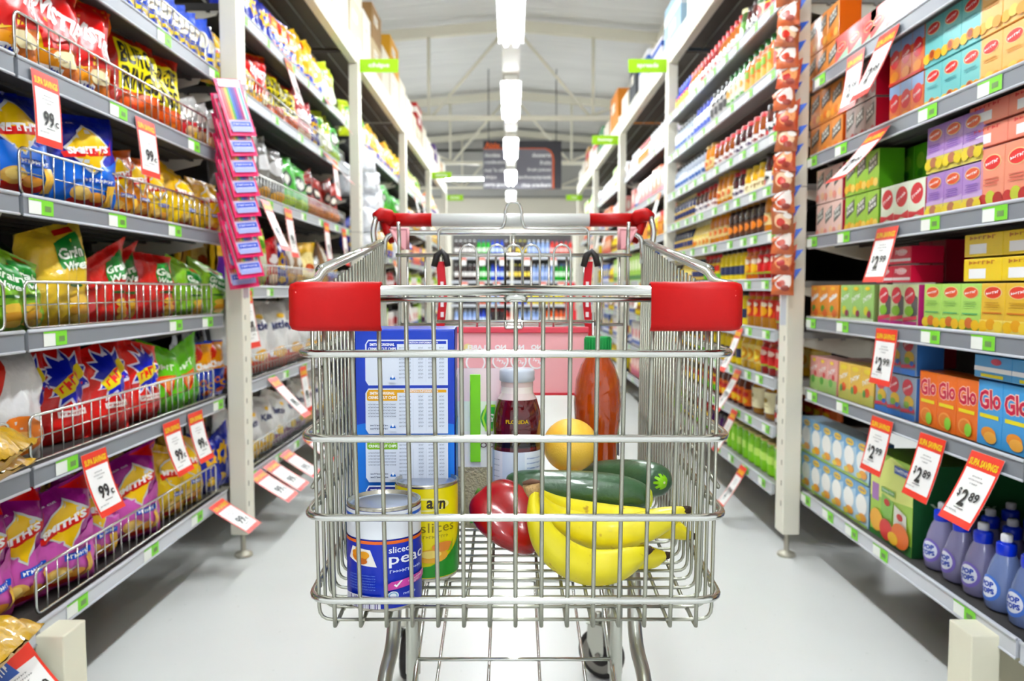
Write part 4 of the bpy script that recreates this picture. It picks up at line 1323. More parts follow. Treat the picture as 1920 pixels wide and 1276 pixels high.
# ten tiers of jars ----------------------------------------------------------------
JW = 'jar bay'
JS = ['%s jar shelf' % ORD[i] for i in range(10)]
JROWS = {0: [('vege', 2), ('vegered', 2), ('bigdark', 1), ('whitejar', 2), ('greenjar', 1), ('redcap', 5), ('redsauce', 5), ('redcap', 4), ('bluered', 5)],
         1: [('bigdark', 2), ('orangelab', 5), ('greenlab', 4), ('blackb', 4), ('bluesq', 5), ('silvlid', 7)],
         2: [('whitejar', 3), ('amberred', 2), ('darkred', 3), ('amberred', 4), ('goldjar', 2), ('silvlid', 5), ('silvlid', 5)],
         3: [('vege', 2), ('whitejar', 1), ('yeljar', 3), ('darkred', 2), ('goldjar', 3), ('amberred', 2), ('darkred', 3), ('navygold', 7)],
         4: [('goldjar', 3), ('browndark', 6), ('goldjar', 4), ('yelbot', 5), ('navygold', 7)],
         5: [('straw1', 4), ('apric', 2), ('navlab', 5), ('redgreen', 4), ('navygold', 4), ('yelbot', 4), ('vege', 3)],
         6: [('straw1', 1), ('amber3', 4), ('navlab', 3), ('lemonj', 3), ('redgreen', 4), ('vege', 4), ('amberred', 3)],
         7: [('straw1', 3), ('lemonj', 3), ('navlab', 6), ('redgreen', 3), ('vege', 4), ('orangejar', 4)],
         8: [('whitejar', 1), ('honeytub', 2), ('orangejar', 6), ('redgreen', 4), ('vegered', 4), ('darkred', 4)],
         9: [('limetin', 9), ('purplejar', 4), ('redgreen', 4), ('vege', 4), ('limetin', 4)]}
for i, seq in JROWS.items():
    tot = sum(n * (_P[k][0].w + .006) for k, n in seq)
    scl = min(1.25, 2.03 / tot)
    y = 2.99
    for key, n in seq:
        p = _P[key][0]
        for q in range(n):
            pitch = (p.w + .006) * scl
            if y + pitch > 5.03:
                break
            stock(key, 1, y + pitch / 2, RZ2[i], JW, JS[i], X0=.985, rot=rp.uniform(-.25, .25))
            if i == 0 and key in ('redcap', 'bluered', 'redsauce') and False:
                pass
            y += pitch
    if i >= 7:                                            # lower shelves show the second row from above
        y = 3.03
        key = seq[0][0] if i != 8 else 'orangejar'
        if i == 7:
            key = 'lemonj'
        for q in range(9):
            p = _P[key][0]
            stock(key, 1, y, RZ2[i], JW, JS[i], X0=.985, back=p.w + .05 + (.06 if i == 8 else 0), tier='back row')
            y += p.w + .02

# far bays, seen small: each package a thing ----------------------------------------
def simple_pack(key, name, cat, desc, W, Hh, D, col, art):
    p = Proto(name, cat, desc, box_mesh(W, Hh, D, col, art, art, rough=.4, bev=.006).mesh(name))
    p.w, p.h, p.d = W, Hh, D
    _P[key] = [p]


simple_pack('fb1', 'snack_box', 'snack box', 'orange snack box', .15, .22, .06, 'e87838', [('e', 'f0e0c0', .5, .6, .3, .2), ('r', 'c83020', 0, .1, 1, .3)])
simple_pack('fb2', 'snack_box', 'snack box', 'lime snack box', .15, .24, .06, 'a0d030', [('e', 'f4f4e0', .5, .6, .3, .2), ('r', '308030', 0, .1, 1, .25)])
simple_pack('fb3', 'snack_box', 'snack box', 'white and red box', .16, .2, .06, 'e8e4e0', [('e', 'd04040', .5, .55, .3, .2), ('r', '4060b0', 0, .1, 1, .25)])
simple_pack('fb4', 'snack_box', 'snack box', 'blue and yellow box', .16, .22, .06, '3864c0', [('e', 'f0d838', .5, .55, .32, .2), ('r', 'e8e8f0', 0, .1, 1, .25)])
simple_pack('fb5', 'snack_box', 'snack box', 'pink and salmon box', .15, .2, .06, 'e89890', [('e', 'f4e0d8', .5, .6, .3, .2), ('r', 'c85878', 0, .05, 1, .3)])
jar('fj1', 'white-capped bottle with pale label', .045, .2, 'd8c8c0', 'f0f0f4', 'e8e4ec', (.1, .7), art=[('r', '4868b0', .1, .2, .9, .4)], neck=.6, lid_h=.03, name='sauce_bottle', cat='bottle', n=10)
jar('fj2', 'yellow squeeze bottle with white cap', .045, .2, 'f0d020', 'f0f0f0', 'f4dc28', (.1, .7), art=[('e', '906028', .5, .5, .3, .25)], neck=.6, lid_h=.03, name='sauce_bottle', cat='bottle', n=10)
jar('fj3', 'orange bottle with red cap', .045, .2, 'e87828', 'd03030', 'f0a040', (.1, .7), neck=.6, lid_h=.03, name='sauce_bottle', cat='bottle', n=10)
for s in (-1, 1):
    for k in range(3):
        a, b = POSTY[3 + k] + .11, POSTY[4 + k] - .11
        zs = LZF if s < 0 else RZF
        for i, z in enumerate(zs):
            if k == 2 and i >= len(zs) - 1:
                pass
            y = a
            rr_ = random.Random(100 * k + i * 7 + s)
            if s < 0:
                pool = {0: ['yelwhite', 'limeyel', 'silver', 'yelwhite', 'purpley', 'cheez'], 1: ['cloud', 'yelback', 'bluey', 'greenb'], 2: ['cloud', 'yelwhite', 'bluey', 'fb1', 'fb4'],
                        3: ['gold', 'fb3', 'limeyel', 'crim'], 4: ['fb3', 'fb2', 'purpley', 'kettlep'], 5: ['kettley', 'fb3', 'fb5', 'purpley']}[i % 6]
                gap = .015
            else:
                pool = {0: ['fj1', 'fj1', 'fb2', 'fj3'], 1: ['fj1', 'fb5', 'fj1', 'fb1'], 2: ['fj2', 'fj3', 'fb1', 'fj2'], 3: ['fj2', 'fb4', 'fb2'], 4: ['fj2', 'fb3', 'fj2'], 5: ['fb4', 'fj2', 'fb3'], 6: ['fj2', 'fb3', 'fb5']}[i % 7]
                gap = .015
            while y < b:
                key = pool[rr_.randrange(len(pool))]
                n = rr_.choice((2, 3, 4))
                for q in range(n):
                    w_ = _P[key][0].w
                    if y + w_ > b:
                        y = b + 1
                        break
                    stock(key, s, y + w_ / 2, z, '%s bay past %s sign' % (ORD[k], 'chips' if s < 0 else 'spreads'), '%s shelf' % ORD[i], X0=(XLL if s < 0 else 1.03))
                    y += w_ + gap

# white puffy packets hanging on the third-bay edge of the crisp side ---------------
for q in range(7):
    p = _P['cloud'][q % 2]
    put(p, (-.93 + .02 * (q % 2), 5.22 + .03 * (q % 3), H + .75 - .125 * q), .5, '%s, %s down the hanging row beside the chips sign' % (p.desc, ORD[q]), 'hanging white packets', sc=.62)
hk = MB()
hk.cbox(-.952, 5.16, H + .52, .008, .02, 1.0, mat('e8e8e8', .4))
for q in range(7):
    hk.tube([(-.95, 5.16, H + .905 - .125 * q), (-.93, 5.21 + .03 * (q % 3), H + .905 - .125 * q)], .002, STEEL, 5)
tag(hk.build('clip_strip'), 'white clip strip holding white packets at the chips sign post', 'clip strip')

# end-of-aisle drinks display --------------------------------------------------------
DY = 16.0
root = empty('drinks_display', (0.02, DY + .1, 0))
DZ = [.64, .16, -.31, -.75]
b = MB()
b.box(-1.22, .40, .05, 1.22, .44, H + 1.15, mat('5c5a58', .6))
b.build('back_panel', root)
b = MB()
for x in (-1.25, 0, 1.25):
    b.cbox(x, .0, (H + 1.15) / 2, .05, .06, H + 1.15, WH)
b.cbox(0, 0, H + 1.17, 2.55, .08, .06, WH)
b.build('frame', root)
for z in DZ:
    m = MB()
    m.box(-1.22, -.02, H + z - .03, 1.22, .40, H + z - .002, mat('9c9c9c', .5))
    m.box(-1.22, -.035, H + z - .04, 1.22, -.02, H + z + .01, LIPW)
    m.build('shelf', root)
tag(root, 'cream shelving display of soft drinks closing the aisle', 'display')
DR = [['cola'] * 5 + ['greens'] * 3 + ['blues'] * 3 + ['cola'] + ['yelpink'] * 4 + ['clearb'] * 5 + ['reds'] * 5,
      ['cola'] * 5 + ['greens'] * 3 + ['blues'] * 3 + ['cola'] + ['yelpink'] * 5 + ['clearb'] * 5 + ['greens'] * 4,
      ['colablack'] * 5 + ['oranges'] * 3 + ['clearb'] * 2 + ['reds'] * 3 + ['blues'] * 3 + ['yellows'] * 8 + ['oranges'] * 2,
      ['clearb'] * 5 + ['blues'] * 3 + ['colablack'] * 3 + ['reds'] * 3 + ['clearb'] * 6 + ['oranges'] * 5]
for r, row in enumerate(DR):
    for q, key in enumerate(row):
        p = _P[key][0]
        put(p, (-1.12 + q * .0918 + .02, DY + .15, H + DZ[r]), rp.uniform(-.3, .3), '%s, %s along %s row of the drinks display' % (p.desc, ORD[q], ('top', 'second', 'third', 'lowest')[r]), 'soft drink bottles at the aisle end')
for q, (x, r) in enumerate(((-.98, 0), (-.60, 0), (-.18, 0), (.30, 0), (.83, 0), (-.95, 1), (-.62, 1), (-.3, 1), (.62, 1), (.98, 1))):
    m = MB()
    m.cbox(0, 0, 0, .13, .004, .15, mat('f4f4f0', .5))
    m.add([(-.065, -.003, .03), (.065, -.003, .03), (.065, -.003, .075), (-.065, -.003, .075)], [(0, 1, 2, 3)], mat('e06040', .5))
    o = m.build('price_ticket', loc=(x + .02, DY + .05, H + DZ[r] - .09))
    tag(o, 'small white and orange ticket, %s along the %s shelf edge of the drinks display' % (ORD[q % 5], ('top', 'second')[r]), 'price ticket', 'price tickets at the drinks display')
m = MB()
m.cbox(0, 0, .55, .17, .12, 1.1, mat('d02430', .5), bev=.01)
m.cbox(.1, 0, .3, .12, .10, .6, mat('c01c28', .5), bev=.01)
tag(m.build('promotion_stand', loc=(1.08, 14.6, H - .975 + .0)), 'slim red promotion stand before the drinks display', 'stand')
for q, (x, z_, w_, h_, c, nm) in enumerate(((-1.25, 2.2, .35, .12, 'e8e4e8', 'pale'), (1.22, 2.2, .5, .5, 'e8d8c8', 'cream'))):
    pass

# ================================================================ price tickets that hang off the shelf rails
TR_, TW, TY, TK = 'e8402c', 'f8f8f6', 'f8d820', '202020'


def ticket(s, i, zs, px, price, where, W=.115, Hh=.15, lean=.12, curve=.35, kind=0, yaw=0., pull=.0, dz=0.):
    """card hanging from rail i; lean = how far its foot swings into the aisle (radians)"""
    X = XLL if s < 0 else (XRL if zs is RZ else .99)
    X -= .016
    z = zs[i] + .0
    Y = yat(px, X, z)
    mb = MB()
    n = 8

    def fn(u, v, off):
        # v measured from the foot; hang down and bow
        t = 1 - v / Hh
        a = lean + curve * t * t
        return Vector((u - W / 2, -(math.sin(lean + curve * t * .5) * t * Hh) - off, -math.cos(lean + curve * t * .5) * t * Hh))
    for off, rev in ((0, False), (-.0012, True)):
        vs = [fn(u, v * Hh / n, off) for v in range(n + 1) for u in (0, W)]
        fs = [(2 * k, 2 * k + 1, 2 * k + 3, 2 * k + 2) for k in range(n)]
        mb.add(vs, [f[::-1] for f in fs] if rev else fs, mat(TR_ if not rev else 'f0f0ee', .4), True)
    art = [('r', TW, .06, .10, .94, .77)]
    if kind == 0:
        art += [('t', TY, 'SUPA SAVINGS', .5, .865, .86, .10, 0, .04)]
    elif kind == 1:
        art += [('p', '3060b8', [(0, .72), (.55, .72), (.42, 1), (0, 1)]), ('q', 'ffffff', 'Smiths', .24, .86, .36, .12, .2, .05)]
    art += [('q', '909090', 'abcdefg', .5, .68, .30, .022), ('q', '909090', 'cdbafbcdeg', .5, .63, .44, .022), ('q', '909090', 'fgab', .5, .58, .24, .022)]
    if price == '99c':
        art += [('t', TK, '99', .47, .37, .40, .21, 0, .03), ('t', TK, 'c', .76, .32, .13, .08, 0, .02), ('r', TK, .36, .225, .66, .235)]
    else:
        a, b = price.strip('$').split('.')
        art += [('t', TK, '$', .23, .42, .09, .14, 0, .02), ('t', TK, a, .42, .37, .20, .24, 0, .03), ('t', TK, b, .70, .42, .28, .13, 0, .02), ('r', TK, .30, .215, .60, .225)]
    art += [('q', '909090', 'gfedcb', .28, .17, .34, .02), ('r', TR_, 0, 0, .001, .001)]
    art_on(mb, art, W, Hh, fn, .4, grid=(None, Hh / 6), eps=.0004)
    o = mb.build('price_ticket', loc=(s * (X - pull), Y, H + z - .004 + dz), rot=(0, 0, (PI / 2 if s < 0 else -PI / 2) + yaw))
    tag(o, 'red-edged %s price card %s' % ('99 cent' if price == '99c' else price, where), 'price ticket', 'hanging price tickets')
    return o


T = ticket
T(-1, 1, LZ, 84, '99c', 'under the cheese puffs on the second crisp shelf', W=.10, lean=.10, curve=-.12, Hh=.155)
T(-1, 1, LZ, 272, '99c', 'under the black-lettered bags on the second shelf', W=.115, lean=.14, Hh=.155, curve=-.1)
T(-1, 4, LZ, 176, '99c', 'under the red bags, nearest of three', W=.115, lean=.12, Hh=.155)
T(-1, 4, LZ, 321, '99c', 'under the lime bags, middle of three', W=.115, lean=.10, Hh=.16)
T(-1, 4, LZ, 366, '99c', 'under the snack rings, furthest of three', W=.115, lean=.06, Hh=.16)
T(-1, 5, LZ, 404, '99c', 'tilted out from the bottom rail beside the pencil post', W=.13, lean=.95, Hh=.16, curve=.1)
T(-1, 5, LZ, 8, '$4.50', 'on the bottom rail by the short cream foot', W=.15, lean=.55, Hh=.16, kind=1, curve=.2)
for q, px in enumerate((478, 503, 532)):
    T(-1, 5, LZ2, px, '99c', 'tilted out under white chip bags, %s of three' % ORD[q], W=.15, lean=.95, Hh=.18, curve=.1)
T(-1, 5, LZ2, 575, '99c', 'tilted out under the white bags, beside the trolley', W=.15, lean=.8, Hh=.18, curve=.1)
for q, (i, px, le) in enumerate(((3, 462, .1), (2, 497, .35), (2, 540, .1), (2, 612, .05), (2, 645, .05), (0, 540, .25), (0, 612, .6), (1, 610, .7), (4, 510, .7), (4, 568, .1), (1, 628, .05))):
    T(-1, i, LZ2, px, '99c', 'in the bay past the pencil strip, %s shelf, number %s' % (ORD[i], ORD[q]), W=.12, lean=le, Hh=.22, curve=.1)
T(1, 0, RZ, 1605, '$2.99', 'under the top juice shelf, beside the post', W=.12, lean=.05, Hh=.17, curve=.2)
T(1, 0, RZ, 1668, '$2.99', 'under the top juice shelf, swinging out', W=.12, lean=.32, Hh=.20, curve=.2)
T(1, 1, RZ, 1650, '$2.99', 'swinging far out below the second juice shelf', W=.13, lean=.6, Hh=.19, curve=.25)
T(1, 2, RZ, 1665, '$2.99', 'under the apple drinks on the third juice shelf', W=.125, lean=.2, Hh=.155, curve=.1)
T(1, 3, RZ, 1663, '$2.99', 'under the magenta drinks on the fourth juice shelf', W=.125, lean=.06, Hh=.155, curve=.1)
T(1, 4, RZ, 1655, '$2.99', 'under the tropical drinks, beside the green box', W=.125, lean=.16, Hh=.155, curve=.1)
T(1, 4, RZ, 1750, '$2.89', 'under the orange drinks, middle of the three', W=.12, lean=.2, Hh=.16, curve=.15)
T(1, 4, RZ, 1853, '$2.89', 'above the clear bottles, under the blue drinks', W=.12, lean=.35, Hh=.165, curve=.2)
for q, (i, px, le) in enumerate(((7, 1385, .4), (8, 1378, .35), (9, 1395, .45), (6, 1388, .3))):
    T(1, i, RZ2, px, '$2.99', 'at the far end of the jar bay, %s shelf' % ORD[i], W=.09, lean=le, Hh=.20, curve=.2)
rt_ = random.Random(3)
for s in (-1, 1):
    for k in range(3):
        for q in range(3):
            y = POSTY[3 + k] + .4 + q * .7
            i = rt_.choice((0, 1, 2, 3))
            zs = LZF if s < 0 else RZF
            m = MB()
            m.add([(-.07, 0, 0), (.07, 0, 0), (.07, -.05, -.2), (-.07, -.05, -.2)], [(0, 3, 2, 1)], mat('f4f0ec', .5))
            m.add([(-.07, -.001, 0), (.07, -.001, 0), (.07, -.014, -.05), (-.07, -.014, -.05)], [(0, 3, 2, 1)], mat('f08838', .5))
            m.add([(-.07, -.052, -.2), (.07, -.052, -.2), (.07, .0, .001), (-.07, 0, .001)], [(0, 3, 2, 1)], mat('f4f0ec', .5))
            o = m.build('price_ticket', loc=(s * ((XLL if s < 0 else 1.03) - .016), y, H + zs[i] - .005), rot=(0, 0, PI / 2 if s < 0 else -PI / 2))
            tag(o, 'white ticket with orange top, %s in the %s far %s bay' % (ORD[q], ORD[k], 'snack' if s < 0 else 'grocery'), 'price ticket', 'tickets in the far bays')

# ================================================================ hanging strips on the first uprights
INK[0] = .2
# crisp side: blister packs of rainbow pens, overlapping like shingles
cols = ['e83050', 'f07828', 'f4d428', '50b838', '3888d8', '3848b0', '8038a8', 'd03890', 'f0f0f0', '58c8c8']
W_, H_ = .098, .205
mb = MB()
mb.cbox(0, 0, H_ / 2, W_, .003, H_, mat('e83878', .35), bev=.001)
art_on(mb, [('r', 'f8d8e8', .08, .10, .92, .93)] + [('r', cols[q], .12 + q * .076, .28, .12 + q * .076 + .06, .84) for q in range(10)] +
       [('r', 'f4c8e0', .1, .84, .9, .97), ('r', 'a8b0e4', .10, .06, .90, .245), ('r', '4860c0', .14, .15, .86, .23), ('q', 'e8e8ff', 'pencils', .5, .19, .6, .03), ('q', 'e8e8ff', 'pencilpack', .5, .135, .6, .02)], W_, H_, lambda u, v, o: Vector((u - W_ / 2, -.0018 - o, v)), .3)
PEN = mb.mesh('pen_pack')
bl = MB()
bl.cbox(0, -.006, H_ * .56, W_ * .84, .008, H_ * .6, mat('ffffff', .05, trans=1.0, alpha=.22), bev=.003)
BL = bl.mesh('blister')
strip = MB()
strip.cbox(-.925, 2.80, H + .33, .02, .003, .72, mat('e8e0e8', .4))
strip.cbox(-.925, 2.81, H + .695, .03, .02, .015, mat('e8e0e8', .4))
strip.build('clip_strip')
tag(bpy.data.objects['clip_strip.001'] if 'clip_strip.001' in bpy.data.objects else None or bpy.data.objects['clip_strip'], 'thin clip strip on the post carrying the pen packs', 'clip strip')
q = 0
for k in range(8):
    for c in range(2):
        o = bpy.data.objects.new('pen_pack', PEN)
        COL.objects.link(o)
        o.location = (-.900 + c * (-.034) + .0045 * k, 2.735 - k * .006 + c * .03, H + .515 - k * .068 - c * .035)
        o.rotation_euler = (-.30, -.13, .85 - c * .35)
        b_ = bpy.data.objects.new('blister', BL)
        COL.objects.link(b_)
        b_.parent = o
        tag(o, 'pink-edged pack of rainbow pens on the post, %s down, %s column' % (ORD[k], ('front', 'back')[c]), 'pen pack', 'pen packs on the strip')
# juice side: printed sachets with blue header tabs
W_, H_ = .076, .086
SACS = []
for c1_, c2_, c3_ in (('c06040', 'e0a070', 'a82820'), ('a86848', 'e0c0a0', 'c84028'), ('d07850', 'e8d8d0', 'b84828')):
    sm = bag_mesh(W_, H_, .024, c1_, [('e', c2_, .5, .5, .38, .3), ('e', c3_, .4, .45, .2, .16), ('e', 'e8e0d8', .72, .74, .2, .12), ('e', '904030', .6, .26, .2, .12), ('r', 'f0e8e0', .1, .84, .7, .96)], seed=hash_s(c1_), nu=8, nv=8)
    q_ = [(W_ * .36, .004, H_ * .45), (W_ * .80, .004, H_ * 1.12), (W_ * .44, .004, H_ * 1.05)]
    sm.add(q_, [(0, 1, 2)], mat('2868c8', .4))
    sm.add([(a, b + .001, c) for a, b, c in q_], [(2, 1, 0)], mat('2868c8', .4))
    SACS.append(sm.mesh('snack_sachet'))
strip = MB()
strip.cbox(.953, 2.80, H + .50, .02, .003, 1.25, mat('d8dce8', .4))
strip.cbox(.956, 2.81, H + 1.12, .03, .02, .015, mat('d8dce8', .4))
o = strip.build('clip_strip')
tag(o, 'thin clip strip on the jar-bay post carrying the sachets', 'clip strip')
for k in range(16):
    o = bpy.data.objects.new('snack_sachet', SACS[(k * 7 + k // 3) % 3])
    COL.objects.link(o)
    o.location = (.938 + rp.uniform(-.004, .004), 2.775, H + 1.03 - k * .070)
    o.rotation_euler = (-.12 + rp.uniform(-.1, .1), rp.uniform(-.14, .14), -.35 + rp.uniform(-.25, .25))
    tag(o, 'small red and white sachet with blue tab, %s down the jar-bay post' % ORD[k], 'sachet', 'sachets on the clip strip')


# ================================================================ the shopping trolley
CX = .0055
CART_ = empty('shopping_trolley', (CX, .93, 0))
tag(CART_, 'chrome wire shopping trolley with red bumpers and red-ended handle', 'shopping trolley')
INK[0] = .1
RED = mat('b0000a', .5, bump=.05, bscale=90)
RED.node_tree.nodes['Principled BSDF'].inputs['Specular IOR Level'].default_value = .3
REDP = mat('f8b4b8', .5)
WIRE = mat('a9aa9c', .34, metal=.85)
BLK_ = mat('23201f', .55)
GREY = mat('8a877e', .5)
HW, TW0 = .2495, .0           # half width of the front rings
FY, RY = .0, .83              # front and rear, relative to the root at Y = .93
hwy = lambda y: .2495 + (.287 - .2495) * max(0, min(1, y / RY))
FLZ = .571                    # basket floor
topz = lambda y: .972 + .105 * max(0., (y - .06)) / (RY - .06)
RINGS = [(.9015, -.020), (.8019, -.010), (.7058, 0.0), (.5999, .015)]

# outer rings: front bar round the corners and back along the sides
m = MB()
for k, (z, dy) in enumerate(RINGS):
    zr = z + (.01 if k < 2 else 0) * 0
    pts = [(-hwy(RY), RY, z), (-HW, FY + dy, z), (HW, FY + dy, z), (hwy(RY), RY, z)]
    m.tube(fillet(pts, .035, 6), .0047, CHROME, 10)
    # thinner twin wire welded just inside on the front
m.build('basket_rings', CART_)

# front panel: 15 uprights, folded under and running back as floor wires
m = MB()
fy = lambda z: -.03 + (.972 - z) * .098
for k in range(-7, 8):
    x = .0314 * k
    b = [(x, fy(.972) + .012, .972)] + [(x, fy(z) + .012, z) for z in (.85, .72, .60)] + [(x, fy(.571) + .012, .5655), (x, fy(.571) + .030, .5655), (x, fy(.571) + .06, FLZ - .003)]
    m.tube(b, .0026, WIRE, 8)
m.build('basket_front', CART_)
m = MB()
for k in range(-7, 8):
    x = .0314 * k * 1.0
    x2 = x * (.287 / .2495)
    m.tube([(x, fy(.571) + .06, FLZ - .004), (x2, RY - .02, FLZ - .004)], .0026, WIRE, 6)
m.build('basket_floor', CART_)

# side panels: U-shaped wires, down one side, across the floor, up the other
m = {-1: MB(), 1: MB()}
fl = MB()
N = 25
for k in range(N):
    y = .035 + (RY - .05) * k / (N - 1)
    if k == 0:
        y = .028
    hw = hwy(y) - .0065
    for s in (-1, 1):
        zt = topz(y)
        bend = .016
        m[s].tube([(s * hw, y, zt)] + fillet([(s * (hw - .002), y, .75), (s * (hw - .004), y, FLZ), (s * (hw - .06), y, FLZ)], bend, 4)[1:], .0023, WIRE, 6)
    fl.tube([(-hw + .06, y, FLZ), (hw - .06, y, FLZ)], .0023, WIRE, 6)
for s in (-1, 1):
    # inner stiffening wire halfway up
    m[s].tube([(s * (hwy(.03) - .004), .03, .735), (s * (hwy(RY) - .004), RY - .01, .80)], .0028, WIRE, 6)
    # spiral-looking weld nubs where rings cross the side wires
    for z, dy in RINGS:
        for k in range(1, N):
            y = .035 + (RY - .05) * k / (N - 1)
            m[s].cbox(s * (hwy(y) - .0035), y, z, .006, .006, .007, WIRE, bev=.0015)
    m[s].build('basket_side', CART_)
fl.build('floor_crosswires', CART_)

# top rail: front bar (double), sides kink upward then run to the handle
m = MB()
for s in (-1, 1):
    pts = [(0, -.035, .9735), (s * (HW - .02), -.035, .9735), (s * (HW + .004), .0, .979), (s * (hwy(.10) - .006), .07, .984), (s * (hwy(.14) - .004), .115, .998), (s * hwy(RY), RY - .005, 1.078)]
    m.tube(fillet(pts, .03, 5), [.0058] * 200 if False else .0058, CHROME, 12)
m.tube([(-.16, -.033, .9635), (.16, -.033, .9635)], .0030, CHROME, 8)
m.tube([(-.012, -.034, .963), (-.006, -.036, .9665), (.006, -.036, .9665), (.012, -.034, .963)], .0036, CHROME, 8)
m.build('top_rail', CART_)

# thick sleeve on the sides of the top rail
for s in (-1, 1):
    m = MB()
    m.tube([(s * hwy(.15), .13, 1.0), (s * hwy(RY), RY - .02, 1.076)], .0076, CHROME, 12)
    m.build('rail_sleeve', CART_)

# red corner bumpers: shells wrapped round the front corners
for s in (-1, 1):
    m = MB()
    path = fillet([(s * .150, -.040, 0), (s * .2520, -.040, 0), (s * .2520, .035, 0)], .022, 8)
    sec = [(0, .9785), (.0, .982), (-.004, .9845), (-.016, .9838), (-.018, .978), (-.018, .940), (-.013, .9335), (0, .9305)]
    # section: outward offset o and height
    prof = [(.012, .976), (.010, .9795), (.004, .9805), (-.001, .9788), (-.002, .974), (-.002, .936), (.000, .9322), (.005, .9310)]
    vs = []
    for i, p in enumerate(path):
        a = path[max(0, i - 1)]
        b = path[min(len(path) - 1, i + 1)]
        t = (b - a).normalized()
        nrm = Vector((-t.y, t.x, 0)) * s        # points inward to the basket
        for o, z in prof:
            q = p + nrm * o
            vs.append((q.x, q.y, z))
    k = len(prof)
    fs = []
    for i in range(len(path) - 1):
        for j in range(k - 1):
            f = (i * k + j, i * k + j + 1, (i + 1) * k + j + 1, (i + 1) * k + j)
            fs.append(f if s < 0 else f[::-1])
    m.add(vs, fs, RED, True)
    o = m.build('corner_bumper', CART_)
    sol = o.modifiers.new('thickness', 'SOLIDIFY')
    sol.thickness = .003
    sol.offset = -1 if s < 0 else -1
    # scuffs of worn plastic along the top edge
    r = random.Random(4 + s)
    sc_ = MB()
    wm = mat('f08078', .6)
    for q in range(42):
        x = s * r.uniform(.155, .245)
        z = .9745 - abs(r.gauss(0, .0035))
        w_ = r.uniform(.0006, .003)
        h_ = r.uniform(.0004, .0014)
        pts_ = [(x + w_ * math.cos(a) * r.uniform(.6, 1), -.0424, z + h_ * math.sin(a) * r.uniform(.6, 1)) for a in [i * PI / 3 for i in range(6)]]
        sc_.add(pts_, [(0, 1, 2, 3, 4, 5)], wm)
    sc_.build('scuff', o)

# rear gate and child-seat flap
m = MB()
GY = RY - .10
for s in (-1, 1):
    m.tube(fillet([(s * .236, GY, .90), (s * .236, GY, 1.085), (s * .236, GY - .01, 1.112)], .01), .0040, CHROME, 8)
m.tube([(-.236, GY, .902), (.236, GY, .902)], .0036, CHROME, 8)
m.tube([(-.243, GY - .002, 1.045), (.243, GY - .002, 1.045)], .0042, CHROME, 8)
for k in range(-6, 7):
    if k:
        m.tube([(.0365 * k, GY, .902), (.0365 * k, GY, 1.045)], .0024, CHROME, 6)
m.build('rear_gate', CART_)
# thick cross tube with rounded ends under the handle
m = MB()
m.tube(fillet([(-.277, RY - .03, 1.03), (-.277, RY - .03, 1.096), (.277, RY - .03, 1.096), (.277, RY - .03, 1.03)], .03, 6), .0056, CHROME, 10)
# wire frame with the coin-hook hump in the middle
pts = [(-.160, RY - .045, .90), (-.160, RY - .045, 1.104), (-.0245, RY - .045, 1.104), (-.018, RY - .045, 1.118), (-.0175, RY - .045, 1.143), (-.010, RY - .045, 1.160),
       (.010, RY - .045, 1.160), (.0175, RY - .045, 1.143), (.018, RY - .045, 1.118), (.0245, RY - .045, 1.104), (.160, RY - .045, 1.104), (.160, RY - .045, .90)]
m.tube(fillet(pts, .012, 5), .0030, CHROME, 8)
m.tube([(0, RY - .04, 1.09), (0, RY - .04, 1.045)], .005, CHROME, 6)
m.build('handle_frame', CART_)
# five arched wires of the seat back
m = MB()
SY = RY - .20
for x in (-.088, -.033, 0.0, .034, .094):
    pts = [(x - .0165, SY, .90), (x - .0165, SY, 1.046), (x - .012, SY, 1.0575), (0 + x, SY, 1.062), (x + .012, SY, 1.0575), (x + .0165, SY, 1.046), (x + .0165, SY, .90)]
    m.tube(fillet(pts, .01, 4), .0022, CHROME, 6)
m.tube([(-.150, SY, .912), (.170, SY, .912)], .0034, CHROME, 8)
for s in (-1, 1):
    m.tube([(s * .155, SY, .78), (s * .155, SY, .93)], .003, CHROME, 6)
m.tube(fillet([(-.016, SY - .004, .912), (-.016, SY - .004, .900), (.016, SY - .004, .900), (.016, SY - .004, .912)], .003), .003, CHROME, 6)
m.build('seat_back', CART_)
# red plastic seat panel, its print seen from behind
m = MB()
PW, PH = .262, .134
m.cbox(.0145, SY + .004, .768 + PH / 2, PW, .003, PH, REDP, bev=.001)
m.cbox(.0145, SY + .001, .768 + PH - .006, PW + .002, .010, .012, mat('e85868', .4), bev=.002)
m.cbox(.0145, SY + .002, .768 + .002, PW + .002, .007, .005, mat('d03040', .4), bev=.001)
fz = lambda u, v, o: Vector((.0145 + PW / 2 - u, SY + .0022 - o, .768 + v))
PK = 'ffffff'
ar = []
for q, cx in enumerate((.385, .52, .655)):
    ar.append(('t', PK, 'NO', cx, .70, .085, .075, 0, .05))
    for (cx_, cy_, c_) in ((cx, .50, PK), (cx, .50, 'f8b4b8')):
        rr2 = .062 if c_ == PK else .050
        ar.append(('e', c_, cx_, cy_, rr2, rr2 * PW / PH))
    ar.append(('q', PK, 'abcd', cx, .50, .08, .05, .5))
ar += [('t', PK, 'LABEL', .84, .70, .15, .07, 0, .04), ('e', PK, .84, .48, .075, .14), ('e', 'f8b4b8', .84, .48, .062, .118)]
bm_ = MB()
art_on(m, ar, PW, PH, fz, .4)
art_on(m, [('e', 'f8e8a0', .90, .70, .030, .055), ('e', 'f8f0c0', .80, .30, .026, .05), ('e', 'f0d070', .925, .30, .03, .05)], PW, PH, lambda u, v, o: fz(u, v, o + .004), .3)
m.build('seat_panel', CART_)
